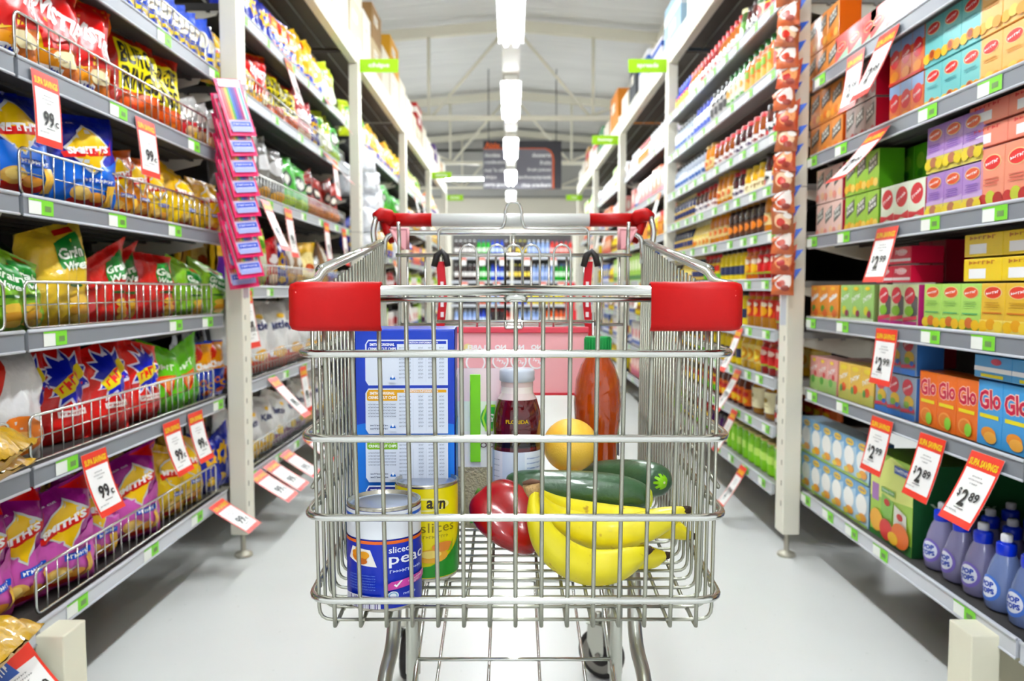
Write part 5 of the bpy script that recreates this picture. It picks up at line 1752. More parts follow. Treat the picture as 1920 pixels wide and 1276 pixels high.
# safety straps with black clips
for s, xx in ((-1, -.146), (1, .150)):
    st = MB()
    sm_ = mat('c80c28', .6)
    w2 = .008
    pts = [(xx, SY + .035, 1.03), (xx - s * .006, SY + .03, .96), (xx, SY + .03, .90), (xx + s * .004, SY + .03, .86), (xx + s * .002, SY + .03, .80)]
    vs = []
    for p_ in pts:
        vs += [(p_[0] - w2, p_[1], p_[2]), (p_[0] + w2, p_[1] + .004, p_[2])]
    fs = [(2 * i, 2 * i + 1, 2 * i + 3, 2 * i + 2) for i in range(len(pts) - 1)]
    st.add(vs, fs, sm_)
    st.add([(a, b + .002, c) for a, b, c in vs], [f[::-1] for f in fs], sm_)
    for q, z in enumerate((.985, .965, .945, .925)):
        st.cbox(xx - s * .004, SY + .029, z, .006, .001, .010, mat('f4e8ea', .5))
    b_ = st.build('safety_strap', CART_)
    cl = MB()
    cl.tube([(xx - .012, SY + .03, 1.02), (xx - .006, SY + .032, 1.042), (xx + .004, SY + .03, 1.05), (xx + .012, SY + .03, 1.040), (xx + .016, SY + .03, 1.020)], [.006, .007, .006, .007, .006], BLK_, 8)
    cl.build('strap_clip', b_)

# push handle: pale middle grip, red ends, red end brackets on bent tubes
m = MB()
HZ, HY = 1.126, RY + .0
m.tube([(-.178, HY, HZ), (.166, HY, HZ)], .0140, mat('e6e9e4', .35, coat=.3), 20)
m.build('handle_grip', CART_)
for s, a in ((-1, -.178), (1, .166)):
    m = MB()
    m.tube([(a, HY, HZ), (s * .278, HY, HZ)], .0148, RED, 20)
    e = m.build('handle_end', CART_)
    m = MB()
    m.tube([(s * .262, HY - .005, HZ - .004), (s * .272, HY - .008, HZ + .006), (s * .286, HY - .018, HZ + .010), (s * .296, HY - .03, HZ + .004)], [.014, .017, .015, .010], RED, 14)
    m.tube([(s * .280, HY - .002, HZ), (s * .272, HY - .005, HZ - .03), (s * .264, HY - .01, HZ - .05)], [.013, .010, .006], RED, 12)
    m.build('end_bracket', e)
    m = MB()
    m.tube(fillet([(s * .294, HY - .03, HZ + .004), (s * .302, HY - .032, 1.10), (s * .294, HY - .03, 1.04), (s * .290, HY - .03, .98)], .02), .0064, CHROME, 10)
    m.build('handle_arm', CART_)
    m = MB()
    q = [(s * .262, RY - .04, 1.104), (s * .226, RY - .04, 1.104), (s * .226, RY - .04, 1.060), (s * .240, RY - .04, 1.060)]
    f = (0, 1, 2, 3) if s > 0 else (3, 2, 1, 0)
    m.add(q, [f[::-1]], REDP)
    m.add([(x_, y_ + .006, z_) for x_, y_, z_ in q], [f], REDP)
    m.tube(q + [q[0]], .004, REDP, 6)
    m.build('hinge_tab', CART_)

# chassis: tubes falling from the rear of the basket to the front casters
for s in (-1, 1):
    m = MB()
    pts = [(s * .196, .66, FLZ - .012), (s * .196, .42, FLZ - .03), (s * .196, .345, .50), (s * .193, .33, .445), (s * .194, .305, .405), (s * .199, .27, .385), (s * .200, .20, .32), (s * .17, .16, .16)]
    m.tube(fillet(pts, .03, 4), .0115, STEEL, 12)
    m.tube(fillet([(s * .178, .46, FLZ - .015), (s * .178, .42, .44), (s * .176, .42, .36), (s * .180, .44, .19), (s * .215, .72, .16), ((.232 if s > 0 else -.262), 1.04, .160), (s * .25, 1.02, .30), (s * .262, .80, FLZ + .02)], .04, 4), .0105, STEEL, 12)
    m.tube([(s * .178, .45, .40), (s * .178, .44, .30)], .013, STEEL, 8)
    m.cbox(s * .19, .40, FLZ - .022, .06, .10, .012, STEEL, bev=.003)
    leg = m.build('chassis_tube', CART_)
    m = MB()
    m.tube([(s * .2000, .255, .372), (s * .2005, .20, .322)], .0122, BLK_, 12)
    m.build('rubber_buffer', leg)
    # front caster
    for nm, cx_, cy_, R_, hx in (('front_caster', s * .17, .16, .055, .06), ('rear_caster', s * .148, .62, .062, .25)):
        zc_ = R_ if nm == 'front_caster' else .062
        top = .16 if nm == 'front_caster' else .36
        if nm == 'rear_caster':
            cx_, cy_, yaw_ = (.222 if s > 0 else -.262), 1.03, (.95 if s > 0 else .06)
        else:
            yaw_ = .1
        c = empty(nm, (cx_, cy_, 0), yaw_ * s if nm == 'rear_caster' else yaw_, CART_)
        wv = MB()
        MW = Matrix.Translation((0, 0, zc_)) @ Matrix.Rotation(PI / 2, 4, 'Y')
        wv.lathe([(.0, -.012), (R_ * .78, -.012), (R_ * .92, -.014), (R_, -.008), (R_, .008), (R_ * .92, .014), (R_ * .78, .012), (0, .012)], BLK_, 28, MW,
                 mats=[GREY, BLK_, BLK_, BLK_, BLK_, BLK_, GREY])
        for e in (-1, 1):
            wv.lathe([(0, e * .0145), (R_ * .42, e * .0145), (R_ * .48, e * .012)], BLK_, 20, MW)
            wv.lathe([(R_ * .70, e * .0125), (R_ * .74, e * .0145), (R_ * .78, e * .0125)], GREY, 24, MW)
        wv.build('wheel', c)
        fk = MB()
        for e in (-1, 1):
            q = [(e * .018, -.010, zc_ - .012), (e * .018, .012, zc_ - .012), (e * .018, .032, zc_ + .03), (e * .018, .030, zc_ + R_ + .012), (e * .018, -.014, zc_ + R_ + .012), (e * .018, -.016, zc_ + .01)]
            fk.add(q, [tuple(range(6)) if e > 0 else tuple(range(5, -1, -1))], STEEL)
            fk.add([(a - e * .002, b, d) for a, b, d in q], [tuple(range(5, -1, -1)) if e > 0 else tuple(range(6))], STEEL)
            fk.lathe([(0, 0), (.007, 0), (.007, .004), (0, .004)], GREY, 6, Matrix.Translation((e * .018, 0, zc_)) @ Matrix.Rotation(e * PI / 2, 4, 'Y'))
        fk.cbox(0, .008, zc_ + R_ + .013, .040, .05, .003, STEEL)
        fk.tube([(0, .01, zc_ + R_ + .012), (0, .01, zc_ + R_ + .04)], .01, STEEL, 10)
        fk.build('fork', c)
# rear axle posts down to the floor (casters' stems)
# lower wire rack
m = MB()
for x in (-.135, -.045, .045, .125):
    m.tube([(x * .92, .60, .405), (x * .92, .58, .392), (x, .30, .27), (x, .22, .25)], .003, CHROME, 6)
m.tube([(-.17, .60, .408), (.16, .60, .408)], .0045, CHROME, 8)
m.tube([(-.17, .42, .335), (.17, .42, .335)], .0035, CHROME, 8)
m.tube([(-.17, .235, .258), (.17, .235, .258)], .004, CHROME, 8)
for s in (-1, 1):
    m.tube([(s * .168, .60, .408), (s * .168, .22, .25)], .0045, CHROME, 8)
m.build('lower_rack', CART_)


# ================================================================ what lies in the trolley
INK[0] = .15
BZ = FLZ + .0026


def lay(o, lab, cat, grp=None):
    return tag(o, lab, cat, grp)


# ---- multipack box of crisps, its back panel facing the lens
W_, H_, D_ = .142, .345, .085
m = MB()
m.cbox(0, 0, H_ / 2, W_, D_, H_, mat('0848b8', .35, coat=.2), bev=.002)
ffn = lambda u, v, o: Vector((u - W_ / 2, -D_ / 2 - o, v))
art = [('p', '1484e0', [(.01, .004), (.99, .004), (.99, .60), (.8, .615), (.5, .62), (.2, .615), (.01, .60)]), ]
cols_ = ['1c44b4', 'e8b020', '84b814', '203090', 'c03060']
y1 = .955
for q in range(5):
    hgt = .19 if q < 4 else .12
    y0 = y1 - hgt
    c = cols_[q]
    art.append(('p', 'dce4f2', [(.10, y0 + .02), (.13, y0), (.93, y0), (.93, y1), (.13, y1), (.10, y1 - .02)]))
    art.append(('p', c, [(.115, y1 - .048), (.13, y1 - .052), (.42, y1 - .052), (.42, y1 - .018), (.915, y1 - .018), (.915, y1 - .006), (.135, y1 - .006), (.115, y1 - .018)]))
    art.append(('t', 'ffffff', "SMITH'S ORIGINAL", .27, y1 - .020, .25, .012, 0, .03))
    art.append(('t', 'ffffff', "CRINKLE CUT CHIPS" if q < 3 else "THINLY CUT CHIPS", .27, y1 - .038, .28, .012, 0, .03))
    art.append(('t', 'f4f4ff', 'NUTRITION INFORMATION', .66, y1 - .012, .34, .008, 0, .03))
    for k in range(9):
        yy = y1 - .034 - k * .0155
        if yy < y0 + .01:
            break
        art.append(('q', '9aa4b4', 'Servingperpackage'[:10 + (k * 3) % 7], .50, yy, .12, .007))
        for x in (.66, .76, .87):
            art.append(('q', '9aa4b4', 'abcde'[:4 + k % 2], x, yy, .05, .007))
    for x in (.58, .71, .81):
        art.append(('r', 'b4bccc', x, y0 + .012, x + .002, y1 - .05))
    if q:
        for k in range(5):
            yy = y1 - .066 - k * .0125
            if yy < y0 + .035:
                break
            art.append(('q', '8c96a8', 'ingredientspotatovegetableoil'[:22 - k % 3], .27, yy, .28, .006))
        for k in range(2):
            art.append(('q', '505c74', 'Contains milk'[:11], .24, y0 + .036 - k * .014, .18, .007))
    art.append(('e', '1878d0', .375, y0 + .026, .028, .012))
    art.append(('r', 'dce4f2', .34, y0 + .012, .41, y0 + .0245))
    art.append(('e', 'f4f8ff', .375, y0 + .036, .012, .007))
    y1 = y0 - .012
art_on(m, art, W_, H_, ffn, .4, eps=.00005)
sd = [('r', '0c2c98', 0, 0, 1, 1), ('p', '1484e0', [(0, 0), (1, 0), (1, .60), (0, .6)]), ('q', 'e8ecf8', 'chips', .5, .8, .6, .04)]
art_on(m, sd, D_, H_, lambda u, v, o: Vector((W_ / 2 + .0002 + o, -D_ / 2 + u, v)), .4)
art_on(m, sd, D_, H_, lambda u, v, o: Vector((-W_ / 2 - .0002 - o, D_ / 2 - u, v)), .4)
o = m.build('multipack_box', loc=(-.1530, 1.185, BZ), rot=(0, 0, .03))
lay(o, 'tall blue multipack box with white nutrition panels standing in the trolley', 'box')


# ---- two tins
def tin(r, h, labcol, art, name, loc, rz, lab, inside='b8c4d8', band=None):
    m = MB()
    n = 40
    rim = mat('c0bcb0', .25, metal=.9)
    M_ = [rim, rim, rim, mat(labcol, .3, coat=.3), rim, rim, rim, rim, mat('aab4c4', .3, metal=.7), mat('aab4c4', .3, metal=.7), mat('b4bccc', .3, metal=.7)]
    prof = [(0, 0), (r * .97, 0), (r * 1.01, .002), (r, .005), (r, h - .005), (r * 1.012, h - .003), (r * 1.012, h), (r * .965, h), (r * .955, h - .005), (r * .80, h - .0055), (r * .77, h - .0045), (0, h - .0045)]
    m.lathe(prof, rim, n, mats=M_)
    W = 2 * PI * r * .62
    art_on(m, art, W, h, lambda u, v, o: cyl_fn(r + .0006, W / 2, 0)(u, v, o), .3, grid=(.004, None), eps=.00015)
    o = m.build(name, loc=loc, rot=(0, 0, rz))
    return lay(o, lab, 'tin')


PEACH = [('r', 'e8ecf2', 0, .70, 1, .96), ('r', '1c74d8', 0, .895, 1, .925),
         ('r', '0c3cb8', 0, .04, 1, .66), ('r', 'e87830', 0, .655, 1, .685),
         ('p', 'f4f0e8', [(.21, .50), (.25, .62), (.40, .60), (.445, .44), (.32, .45)]),
         ('e', 'e08c14', .315, .53, .065, .05), ('e', 'f0a020', .285, .56, .035, .03), ('e', 'f4b028', .355, .55, .04, .035), ('e', 'd87c10', .335, .49, .045, .03), ('e', 'f8c040', .305, .60, .02, .025),
         ('t', 'f0f4ff', 'sliced', .60, .60, .15, .06, 0, .01), ('t', 'f4f6ff', 'peaches', .785, .50, .52, .14, 0, .01), ('q', 'c8d4f4', 'Juicy slices', .66, .395, .26, .03),
         ('p', 'd858b0', [(.51, .215), (.70, .24), (.92, .26), (.92, .325), (.70, .315), (.54, .295), (.51, .27)]),
         ('p', 'ffffff', [(.555, .262), (.575, .24), (.62, .30), (.605, .30), (.575, .262), (.565, .272)]),
         ('t', 'f8d0e8', 'no added', .73, .29, .14, .022, .1), ('t', 'f8d0e8', 'sugar', .72, .26, .10, .024, .1),
         ('e', 'e4ecf4', .55, .165, .038, .042), ('e', '88b8d8', .55, .165, .030, .034), ('e', 'e4ecf4', .55, .165, .022, .024), ('q', 'd0dcf4', 'for life', .67, .17, .10, .024)] + \
    [('q', '7c9ce0', 'ingredientslineoftext'[:20 - k], .34, .36 - k * .026, .20, .010) for k in range(6)] + \
    [('r', 'f0f0f6', .20, .05, .47, .17)] + [('r', '5c4c88', .22 + k * .012 + (k % 3) * .002, .055, .22 + k * .012 + .003 + (k % 4) * .0016, .165) for k in range(20)]
tin(.0468, .132, '0c3cb8', PEACH, 'peach_tin', (-.1640, 1.018, BZ), .17, 'blue tin with white lettering and peach picture in the trolley corner')
PINE = [('r', 'f4e414', 0, .04, 1, .96), ('e', 'f8f0a0', .5, .80, .22, .07), ('e', 'f4e414', .5, .80, .19, .05), ('t', '282010', 'arn', .60, .80, .16, .09, -.1, .03),
        ('t', '8c7c1c', 'slices', .62, .565, .30, .10, 0, .0), ('q', 'b8a828', 'pineapple', .60, .47, .22, .03),
        ('p', '2c8c30', [(.2, .05), (.90, .05), (.90, .52), (.84, .40), (.72, .27), (.55, .17), (.35, .14)]), ('e', 'f0b848', .56, .27, .14, .07), ('e', 'f8e080', .55, .29, .09, .04),
        ('e', 'e89848', .66, .36, .10, .05), ('p', '98b820', [(.70, .30), (.76, .43), (.74, .30)]), ('r', 'f0dc70', .90, .05, .98, .52), ('e', '9c5830', .94, .45, .03, .05), ('e', 'b87840', .94, .30, .03, .06)]
tin(.0435, .1345, 'f4e414', PINE, 'pineapple_tin', (-.1195, 1.118, BZ), .02, 'yellow and green tin behind the blue peach tin')

# ---- clear pouch with lime strip, standing behind the blue box
p_ = MB()
r = random.Random(9)


def pouch(u, v, side):
    w = .042 * (1 if v > .3 else .55 + .45 * v / .3)
    t = .022 * math.sqrt(max(0, 1 - abs(u) ** 2.4)) * min(1, (1 - v) * 2.2 + .1) * min(1, v * 4 + .2)
    return Vector((u * w, side * (t + .001), v * .27))


for side in (-1, 1):
    for seg, (v0, v1, mt) in enumerate(((0, .40, mat('b4ac88', .5, bump=.7, bscale=220, var=.35)), (.40, .62, mat('eef0ea', .35, coat=.3)), (.62, .80, mat('e4efe0', .35, coat=.3)), (.80, 1, mat('f0d8dc', .3, coat=.3)))):
        vs, fs = [], []
        for j in range(7):
            for i in range(13):
                vs.append(pouch(-1 + i / 6, v0 + (v1 - v0) * j / 6, side))
        for j in range(6):
            for i in range(12):
                a = j * 13 + i
                q = (a, a + 1, a + 14, a + 13)
                fs.append(q if side < 0 else q[::-1])
        p_.add(vs, fs, mt, True)
pf = lambda u, v, o: pouch((u / .084) * 2 - 1, v / .27, -1) + Vector((0, -.0006 - o, 0))
art_on(p_, [('e', '2c9c40', .80, .70, .20, .075), ('p', 'a8e040', [(.62, .70), (.7, .78), (.92, .78), (.99, .70), (.92, .62), (.7, .62)]), ('p', '38a848', [(.66, .70), (.73, .765), (.89, .765), (.95, .70), (.89, .635), (.73, .635)]),
                ('t', 'f4f8f0', 'S', .80, .70, .14, .05), ('t', '584048', 'ope', .80, .53, .42, .05, 0, .0), ('r', '44a838', .3, .04, .8, .10)], .084, .27, pf, .4, grid=(.012, .03))
o = p_.build('grain_pouch', loc=(-.0585, 1.33, BZ))
m = MB()
m.cbox(0, -.0265, .19, .017, .004, .145, mat('88dc20', .35, coat=.2), bev=.001)
m.build('closure_strip', o)
lay(o, 'clear pouch of beige grain with lime green strip beside the blue box', 'pouch')

# ---- red juice bottle
m = MB()
RR = mat('5c0614', .07, coat=.8, trans=.25)
LB = mat('b8cce8', .4, var=.05, bscale=20)
prof = [(0, 0), (.036, 0), (.0405, .006), (.0405, .012), (.0405, .142), (.0395, .148), (.0385, .156), (.0405, .164), (.0408, .182), (.0375, .206), (.0320, .224), (.0262, .234), (.0258, .248)]
M_ = [RR, RR, LB, LB, RR, mat('14080c', .1, coat=.6), mat('1c080c', .1, coat=.6), RR, RR, RR, mat('e4d0cc', .1, coat=.6), mat('e8dcd4', .1, coat=.6)]
m.lathe(prof, RR, 36, mats=M_)
art_on(m, [('r', 'f0f2f8', .05, 0, .25, 1), ('r', 'd8e4f4', .25, 0, .62, 1), ('r', 'e8f0fa', .62, 0, .98, 1)] + [('q', '6c8cc4', 'thissmalltextpanel'[:14], .80, .92 - k * .06, .28, .018) for k in range(13)] + [('q', '8c94a8', 'abcdef', .15, .9 - k * .07, .14, .014) for k in range(6)] +
       [('r', '4c5470', .08 + k * .016, .22, .087 + k * .016, .42) for k in range(9)], .10, .13, lambda u, v, o: cyl_fn(.0411, .05, .012)(u, v, o), .4, grid=(.005, None), eps=.00015)
art_on(m, [('t', 'd8c020', 'FLORIDA', .5, .5, .62, .62, 0, .02)], .06, .010, lambda u, v, o: cyl_fn(.0412, .03, .186)(u, v, o), .4, grid=(.005, None))
o = m.build('juice_bottle', loc=(.010, 1.30, BZ))
c = MB()
c.lathe([(.0268, .252), (.0288, .254), (.0288, .268), (.0272, .2725), (0, .273)], mat('c8d0dc', .35, coat=.3), 30)
c.lathe([(.0262, .244), (.0262, .254)], mat('d8c0bc', .2), 24)
c.build('lid', o)
lay(o, 'dark red juice bottle with white lid and pale blue label in the trolley', 'bottle')

# ---- tall amber-brown drink bottle with green cap
m = MB()
BR = mat('b4500e', .08, coat=.9, trans=.15)
prof = [(0, 0), (.038, 0), (.042, .008), (.0405, .04), (.037, .09), (.0375, .12), (.0425, .16), (.0440, .195), (.0405, .235), (.031, .262), (.0225, .276), (.0205, .284), (.0205, .290)]
m.lathe(prof, BR, 36)
o = m.build('drink_bottle', loc=(.1605, 1.475, BZ))
c = MB()
c.lathe([(.0215, .286), (.0245, .288), (.0245, .312), (.0230, .3145), (0, .315)], mat('1c8c48', .4), 12)
for k in range(24):
    a = 2 * PI * k / 24
    c.cbox(.0247 * math.cos(a), .0247 * math.sin(a), .300, .0015, .0015, .022, mat('22984e', .4), M=None)
c.lathe([(.022, .2835), (.0252, .2845), (.0252, .288)], mat('0c6830', .4), 24)
c.build('cap', o)
l_ = MB()
art_on(l_, [('r', '98b838', .0, .4, 1, 1), ('r', 'a8c4e0', 0, 0, 1, .4)], .04, .06, lambda u, v, o_: (lambda a: Vector(((.0415 + o_) * math.cos(a), (.0415 + o_) * math.sin(a), .09 + v)))(.1 + u / .04), .4, grid=(.006, None))
l_.build('label_flag', o)
lay(o, 'tall orange-brown drink bottle with green cap at the back of the trolley', 'bottle')


# ---- fruit and vegetables
def blob(fn, mat_, nu=32, nv=20):
    """closed surface from fn(theta, phi)"""
    vs, fs = [], []
    for j in range(nv + 1):
        for i in range(nu):
            vs.append(fn(2 * PI * i / nu, PI * j / nv))
    for j in range(nv):
        for i in range(nu):
            k = (i + 1) % nu
            fs.append((j * nu + i, (j + 1) * nu + i, (j + 1) * nu + k, j * nu + k))
    return MB().add(vs, fs, mat_, True)


om = mat('f0961c', .42, bump=.18, bscale=420, var=.10, coat=.15)
# grapefruit-like colour drift over the skin
sp = lambda R: (lambda a, b: Vector((R * math.sin(b) * math.cos(a), R * math.sin(b) * math.sin(a), R * .97 * math.cos(b))))
g_ = mat('f2a824', .40, bump=.15, bscale=400, coat=.2)
nt = g_.node_tree
tc_ = nt.nodes.new('ShaderNodeTexCoord')
n_ = nt.nodes.new('ShaderNodeTexNoise'); n_.inputs['Scale'].default_value = 9
mx_ = nt.nodes.new('ShaderNodeMix'); mx_.data_type = 'RGBA'
mx_.inputs[6].default_value = (*hexc('fcac14'), 1); mx_.inputs[7].default_value = (*hexc('ffdc58'), 1)
nt.links.new(tc_.outputs['Object'], n_.inputs['Vector']); nt.links.new(n_.outputs[0], mx_.inputs[0])
nt.links.new(mx_.outputs[2], nt.nodes['Principled BSDF'].inputs['Base Color'])
lower = blob(sp(.047), om).build('orange', loc=(.082, 1.345, BZ + .0465))
blob(sp(.004), mat('7c8430', .6), 10, 6).build('stem_end', lower, loc=(0, -.02, .042))
lay(lower, 'orange lying on the trolley floor under the big golden grapefruit', 'fruit')
upper = blob(sp(.0465), g_).build('grapefruit', loc=(.1005, 1.335, BZ + .047 + .092))
blob(sp(.0035), mat('a8882c', .6), 10, 6).build('stem_end', upper, loc=(.01, .03, .034))
lay(upper, 'large golden grapefruit resting on the orange, behind the cucumbers', 'fruit')


def sweep_shape(pts, rad, mat_, n=20, ridges=0, amp=0, seg=6):
    """smooth tapered sweep with optional angular ridges; Catmull-Rom through pts"""
    P = [Vector(p) for p in pts]
    Q, R = [], []
    for i in range(len(P) - 1):
        p0, p1, p2, p3 = P[max(0, i - 1)], P[i], P[i + 1], P[min(len(P) - 1, i + 2)]
        r0, r1, r2, r3 = rad[max(0, i - 1)], rad[i], rad[i + 1], rad[min(len(P) - 1, i + 2)]
        for k in range(seg):
            t = k / seg
            cr = lambda a, b, c, d: .5 * ((2 * b) + (c - a) * t + (2 * a - 5 * b + 4 * c - d) * t * t + (3 * b - a - 3 * c + d) * t ** 3)
            Q.append(cr(p0, p1, p2, p3))
            R.append(max(.0006, cr(r0, r1, r2, r3)))
    Q.append(P[-1])
    R.append(rad[-1])
    mb = MB()
    N = len(Q)
    vs = []
    nrm = None
    for i in range(N):
        T = (Q[min(N - 1, i + 1)] - Q[max(0, i - 1)]).normalized()
        if nrm is None:
            nrm = Vector((0, 0, 1)) - T * T.z
            if nrm.length < .2:
                nrm = Vector((1, 0, 0)) - T * T.x
        nrm = (nrm - T * nrm.dot(T)).normalized()
        b = T.cross(nrm)
        for k in range(n):
            a = 2 * PI * k / n
            rr_ = R[i] * (1 + (amp * math.cos(ridges * a + .4) if ridges else 0))
            vs.append(Q[i] + (nrm * math.cos(a) + b * math.sin(a)) * rr_)
    fs = []
    for i in range(N - 1):
        for k in range(n):
            l = (k + 1) % n
            fs.append((i * n + k, i * n + l, (i + 1) * n + l, (i + 1) * n + k))
    fs.append(tuple(range(n - 1, -1, -1)))
    fs.append(tuple((N - 1) * n + k for k in range(n)))
    mb.add(vs, fs, mat_, True)
    return mb


def relo(pts, o):
    return [Vector(p) - o for p in pts]


# cucumbers
def cucumber_mat(a, b, seed):
    m = mat(a, .33, coat=.25, bump=.12, bscale=120, var=.011 * seed)
    nt = m.node_tree
    tc = nt.nodes.new('ShaderNodeTexCoord')
    mp = nt.nodes.new('ShaderNodeMapping'); mp.inputs['Scale'].default_value = (6, 45, 45)
    nz = nt.nodes.new('ShaderNodeTexNoise'); nz.inputs['Scale'].default_value = 1.0; nz.inputs['Detail'].default_value = 4
    mx = nt.nodes.new('ShaderNodeMix'); mx.data_type = 'RGBA'
    mx.inputs[6].default_value = (*hexc(a), 1); mx.inputs[7].default_value = (*hexc(b), 1)
    nt.links.new(tc.outputs['Object'], mp.inputs['Vector']); nt.links.new(mp.outputs[0], nz.inputs['Vector'])
    nt.links.new(nz.outputs[0], mx.inputs[0]); nt.links.new(mx.outputs[2], nt.nodes['Principled BSDF'].inputs['Base Color'])
    return m


o1 = at(1080, 920, 1.24)
q = [(944, 915, 1.24), (950, 915, 1.24), (962, 914, 1.24), (985, 915, 1.24), (1040, 917, 1.235), (1100, 919, 1.23), (1160, 925, 1.225), (1200, 932, 1.22), (1217, 936, 1.22), (1224, 938, 1.22)]
pts = relo([at(*p) for p in q], o1)
rad = [.001, .015, .024, .0285, .030, .030, .029, .023, .013, .001]
c1 = sweep_shape(pts, rad, cucumber_mat('1c3a1e', '38603a', 1), 24, 7, .012).build('cucumber', loc=o1)
m = MB()
e_ = at(1218, 934, 1.195) - o1
art_on(m, [('e', 'c8d040', .5, .5, .22, .5), ('e', 'e4e488', .5, .5, .12, .2)], .022, .03, lambda u, v, o: e_ + Vector((u - .011 + .0, .0 - o + abs(u - .011) * .2, v - .015)), .5)
m.build('blossom_end', c1)
lay(c1, 'dark green cucumber lying across the trolley behind the banana stem', 'vegetable')
o2 = at(1160, 890, 1.32)
q = [(1082, 893, 1.40), (1090, 892, 1.395), (1105, 889, 1.385), (1130, 888, 1.37), (1170, 890, 1.34), (1205, 895, 1.31), (1230, 900, 1.285), (1241, 903, 1.272), (1244, 904, 1.266)]
pts = relo([at(*p) for p in q], o2)
rad = [.001, .011, .018, .023, .0265, .0285, .0275, .020, .001]
c2 = sweep_shape(pts, rad, cucumber_mat('1e3c20', '406644', 2), 24, 7, .012).build('cucumber', loc=o2)
# pale star around the blossom end
m = MB()
ax = (at(1244, 904, 1.266) - at(1230, 900, 1.285)).normalized()
sx_ = ax.cross(Vector((0, 0, 1))).normalized()
sz_ = sx_.cross(ax).normalized()
tip = at(1244, 904, 1.266) - o2
ym = mat('9cd820', .5)
for k in range(10):
    a = 2 * PI * k / 10
    d = sx_ * math.cos(a) + sz_ * math.sin(a)
    pr = sx_ * -math.sin(a) + sz_ * math.cos(a)
    L = .021 if k % 2 else .016
    pts_ = []
    for rr_, hw_ in ((.002, .0030), (.009, .0028), (.015, .0020), (L, .0004)):
        dep = -.0005 + .0125 * (rr_ / .0185) ** 2 * 1.0 - .0022
        pts_.append((tip + d * rr_ - ax * dep + pr * hw_, tip + d * rr_ - ax * dep - pr * hw_))
    vs = [v for pr_ in pts_ for v in pr_]
    m.add(vs, [(0, 1, 3, 2), (2, 3, 5, 4), (4, 5, 7, 6)], ym)
m.add([tip + ax * .0022 + (sx_ * math.cos(2 * PI * k / 10) + sz_ * math.sin(2 * PI * k / 10)) * .0035 for k in range(10)], [tuple(range(10))], mat('f0f0c0', .5))
m.build('blossom_end', c2)
lay(c2, 'dark green cucumber at the back, its pale star end facing out', 'vegetable')

# red capsicum
pc = mat('9c0618', .26, coat=.35, var=.2, bscale=15)


def pep(a, b):
    lob = 1 + .22 * math.cos(3 * a + .5) * max(0., math.sin(b)) + .03 * math.cos(6 * a)
    t = b / PI
    rr_ = max(0., math.sin(b)) ** .75
    taper = 1.06 - .42 * t
    R = .049 * rr_ * lob * taper
    z = .064 * math.cos(b)
    if t < .16:
        z -= .014 * (1 - t / .16)
    return Vector((R * math.cos(a), R * math.sin(a), z))


cp = blob(pep, pc, 40, 26).build('capsicum', loc=(-.0045, 1.195, BZ + .052))
cp.rotation_mode = 'QUATERNION'
cp.rotation_quaternion = Vector((-.62, .50, .52)).to_track_quat('Z', 'Y')
m = MB()
m.tube([(0, 0, .044), (.002, 0, .056), (.008, 0, .068)], [.008, .0055, .006], mat('4c7c2c', .5), 10)
m.lathe([(0, .047), (.014, .046), (.011, .042)], mat('4c7c2c', .5), 10)
m.build('stalk', cp)
lay(cp, 'glossy red capsicum left of the banana stem in the trolley', 'vegetable')

# bananas: one bunch
BM = mat('f0dc1c', .42, coat=.12)
nt = BM.node_tree
tc = nt.nodes.new('ShaderNodeTexCoord')
nz = nt.nodes.new('ShaderNodeTexNoise'); nz.inputs['Scale'].default_value = 14; nz.inputs['Detail'].default_value = 3
mx = nt.nodes.new('ShaderNodeMix'); mx.data_type = 'RGBA'
mx.inputs[6].default_value = (*hexc('dcd428'), 1); mx.inputs[7].default_value = (*hexc('f6e014'), 1)
n2 = nt.nodes.new('ShaderNodeTexNoise'); n2.inputs['Scale'].default_value = 55
rp2 = nt.nodes.new('ShaderNodeValToRGB'); rp2.color_ramp.elements[0].position = .66; rp2.color_ramp.elements[1].position = .74
m2 = nt.nodes.new('ShaderNodeMix'); m2.data_type = 'RGBA'; m2.inputs[7].default_value = (*hexc('b8922c'), 1)
nt.links.new(tc.outputs['Object'], nz.inputs['Vector']); nt.links.new(tc.outputs['Object'], n2.inputs['Vector'])
nt.links.new(nz.outputs[0], mx.inputs[0]); nt.links.new(n2.outputs[0], rp2.inputs[0]); nt.links.new(rp2.outputs[0], m2.inputs[0])
nt.links.new(mx.outputs[2], m2.inputs[6]); nt.links.new(m2.outputs[2], nt.nodes['Principled BSDF'].inputs['Base Color'])
bo = at(1000, 920, 1.10)
bunch = empty('banana_bunch', bo)
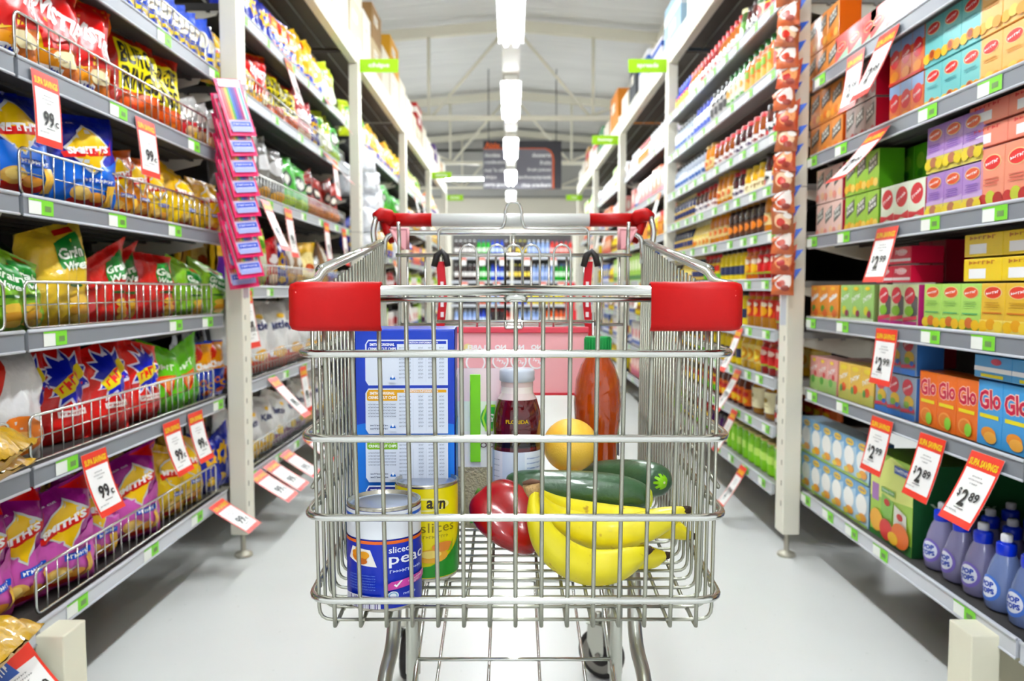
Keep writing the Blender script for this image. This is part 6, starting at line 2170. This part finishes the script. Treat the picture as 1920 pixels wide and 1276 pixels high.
BN = [  # centre line in the frame with distance, radius
    ([(1003, 922, 1.09), (1001, 945, 1.085), (1008, 975, 1.08), (1028, 1015, 1.075), (1062, 1045, 1.07), (1105, 1062, 1.07), (1150, 1060, 1.07), (1185, 1046, 1.075), (1204, 1036, 1.08), (1213, 1032, 1.08)],
     [.0060, .0085, .0150, .0215, .0240, .0245, .0225, .0165, .0095, .0050]),
    ([(1006, 922, 1.10), (1016, 942, 1.105), (1040, 968, 1.115), (1085, 990, 1.125), (1140, 1000, 1.125), (1195, 992, 1.12), (1240, 975, 1.115), (1270, 962, 1.11), (1286, 957, 1.11)],
     [.0060, .0095, .0165, .0225, .0240, .0225, .0180, .0105, .0060]),
    ([(1008, 920, 1.11), (1022, 932, 1.12), (1050, 950, 1.145), (1100, 966, 1.16), (1150, 975, 1.165), (1200, 980, 1.16), (1250, 988, 1.155), (1282, 1000, 1.15), (1296, 1004, 1.15)],
     [.0060, .0085, .0150, .0205, .0220, .0215, .0175, .0100, .0050]),
    ([(1006, 925, 1.11), (1014, 955, 1.125), (1035, 990, 1.145), (1080, 1018, 1.15), (1130, 1032, 1.145), (1180, 1040, 1.14), (1220, 1044, 1.13), (1240, 1042, 1.125), (1248, 1041, 1.125)],
     [.0060, .0085, .0150, .0195, .0205, .0195, .0160, .0090, .0050]),
]
tipm = mat('3a2a20', .8, bump=.5, bscale=200)
for k, (ln, rd) in enumerate(BN):
    P = relo([at(*p) for p in ln], bo)
    b_ = sweep_shape(P, rd, BM, 20, 5, .035).build('banana', bunch)
    t = MB()
    d = (P[-1] - P[-2]).normalized()
    t.tube([P[-1] - d * .004, P[-1] + d * .002, P[-1] + d * .008], [rd[-1] * 1.25, rd[-1] * 1.15, rd[-1] * .7], tipm, 9)
    rt2 = random.Random(k)
    for q in range(7):
        v = Vector((rt2.uniform(-1, 1), rt2.uniform(-1, 1), rt2.uniform(-1, 1))).normalized() * .005
        t.tube([P[-1] + d * .004, P[-1] + d * .007 + v], [.0016, .0005], tipm, 5)
    t.build('banana_tip', b_)
m = MB()
s0 = at(996, 910, 1.095) - bo
s1 = at(1003, 932, 1.095) - bo
m.tube([s0 + Vector((0, 0, .002)), s0 + (s1 - s0) * .35, s1], [.0125, .0115, .0085], mat('c8a878', .8, bump=.6, bscale=150, var=.3), 12)
m.tube([s0 + Vector((-.012, 0, .003)), s0 + Vector((.0, 0, .006)), s0 + Vector((.018, 0, .004))], [.0022, .0042, .0022], mat('6c5040', .8), 8)
m.build('stem', bunch)
lay(bunch, 'bunch of yellow bananas lying at the front of the trolley', 'fruit')
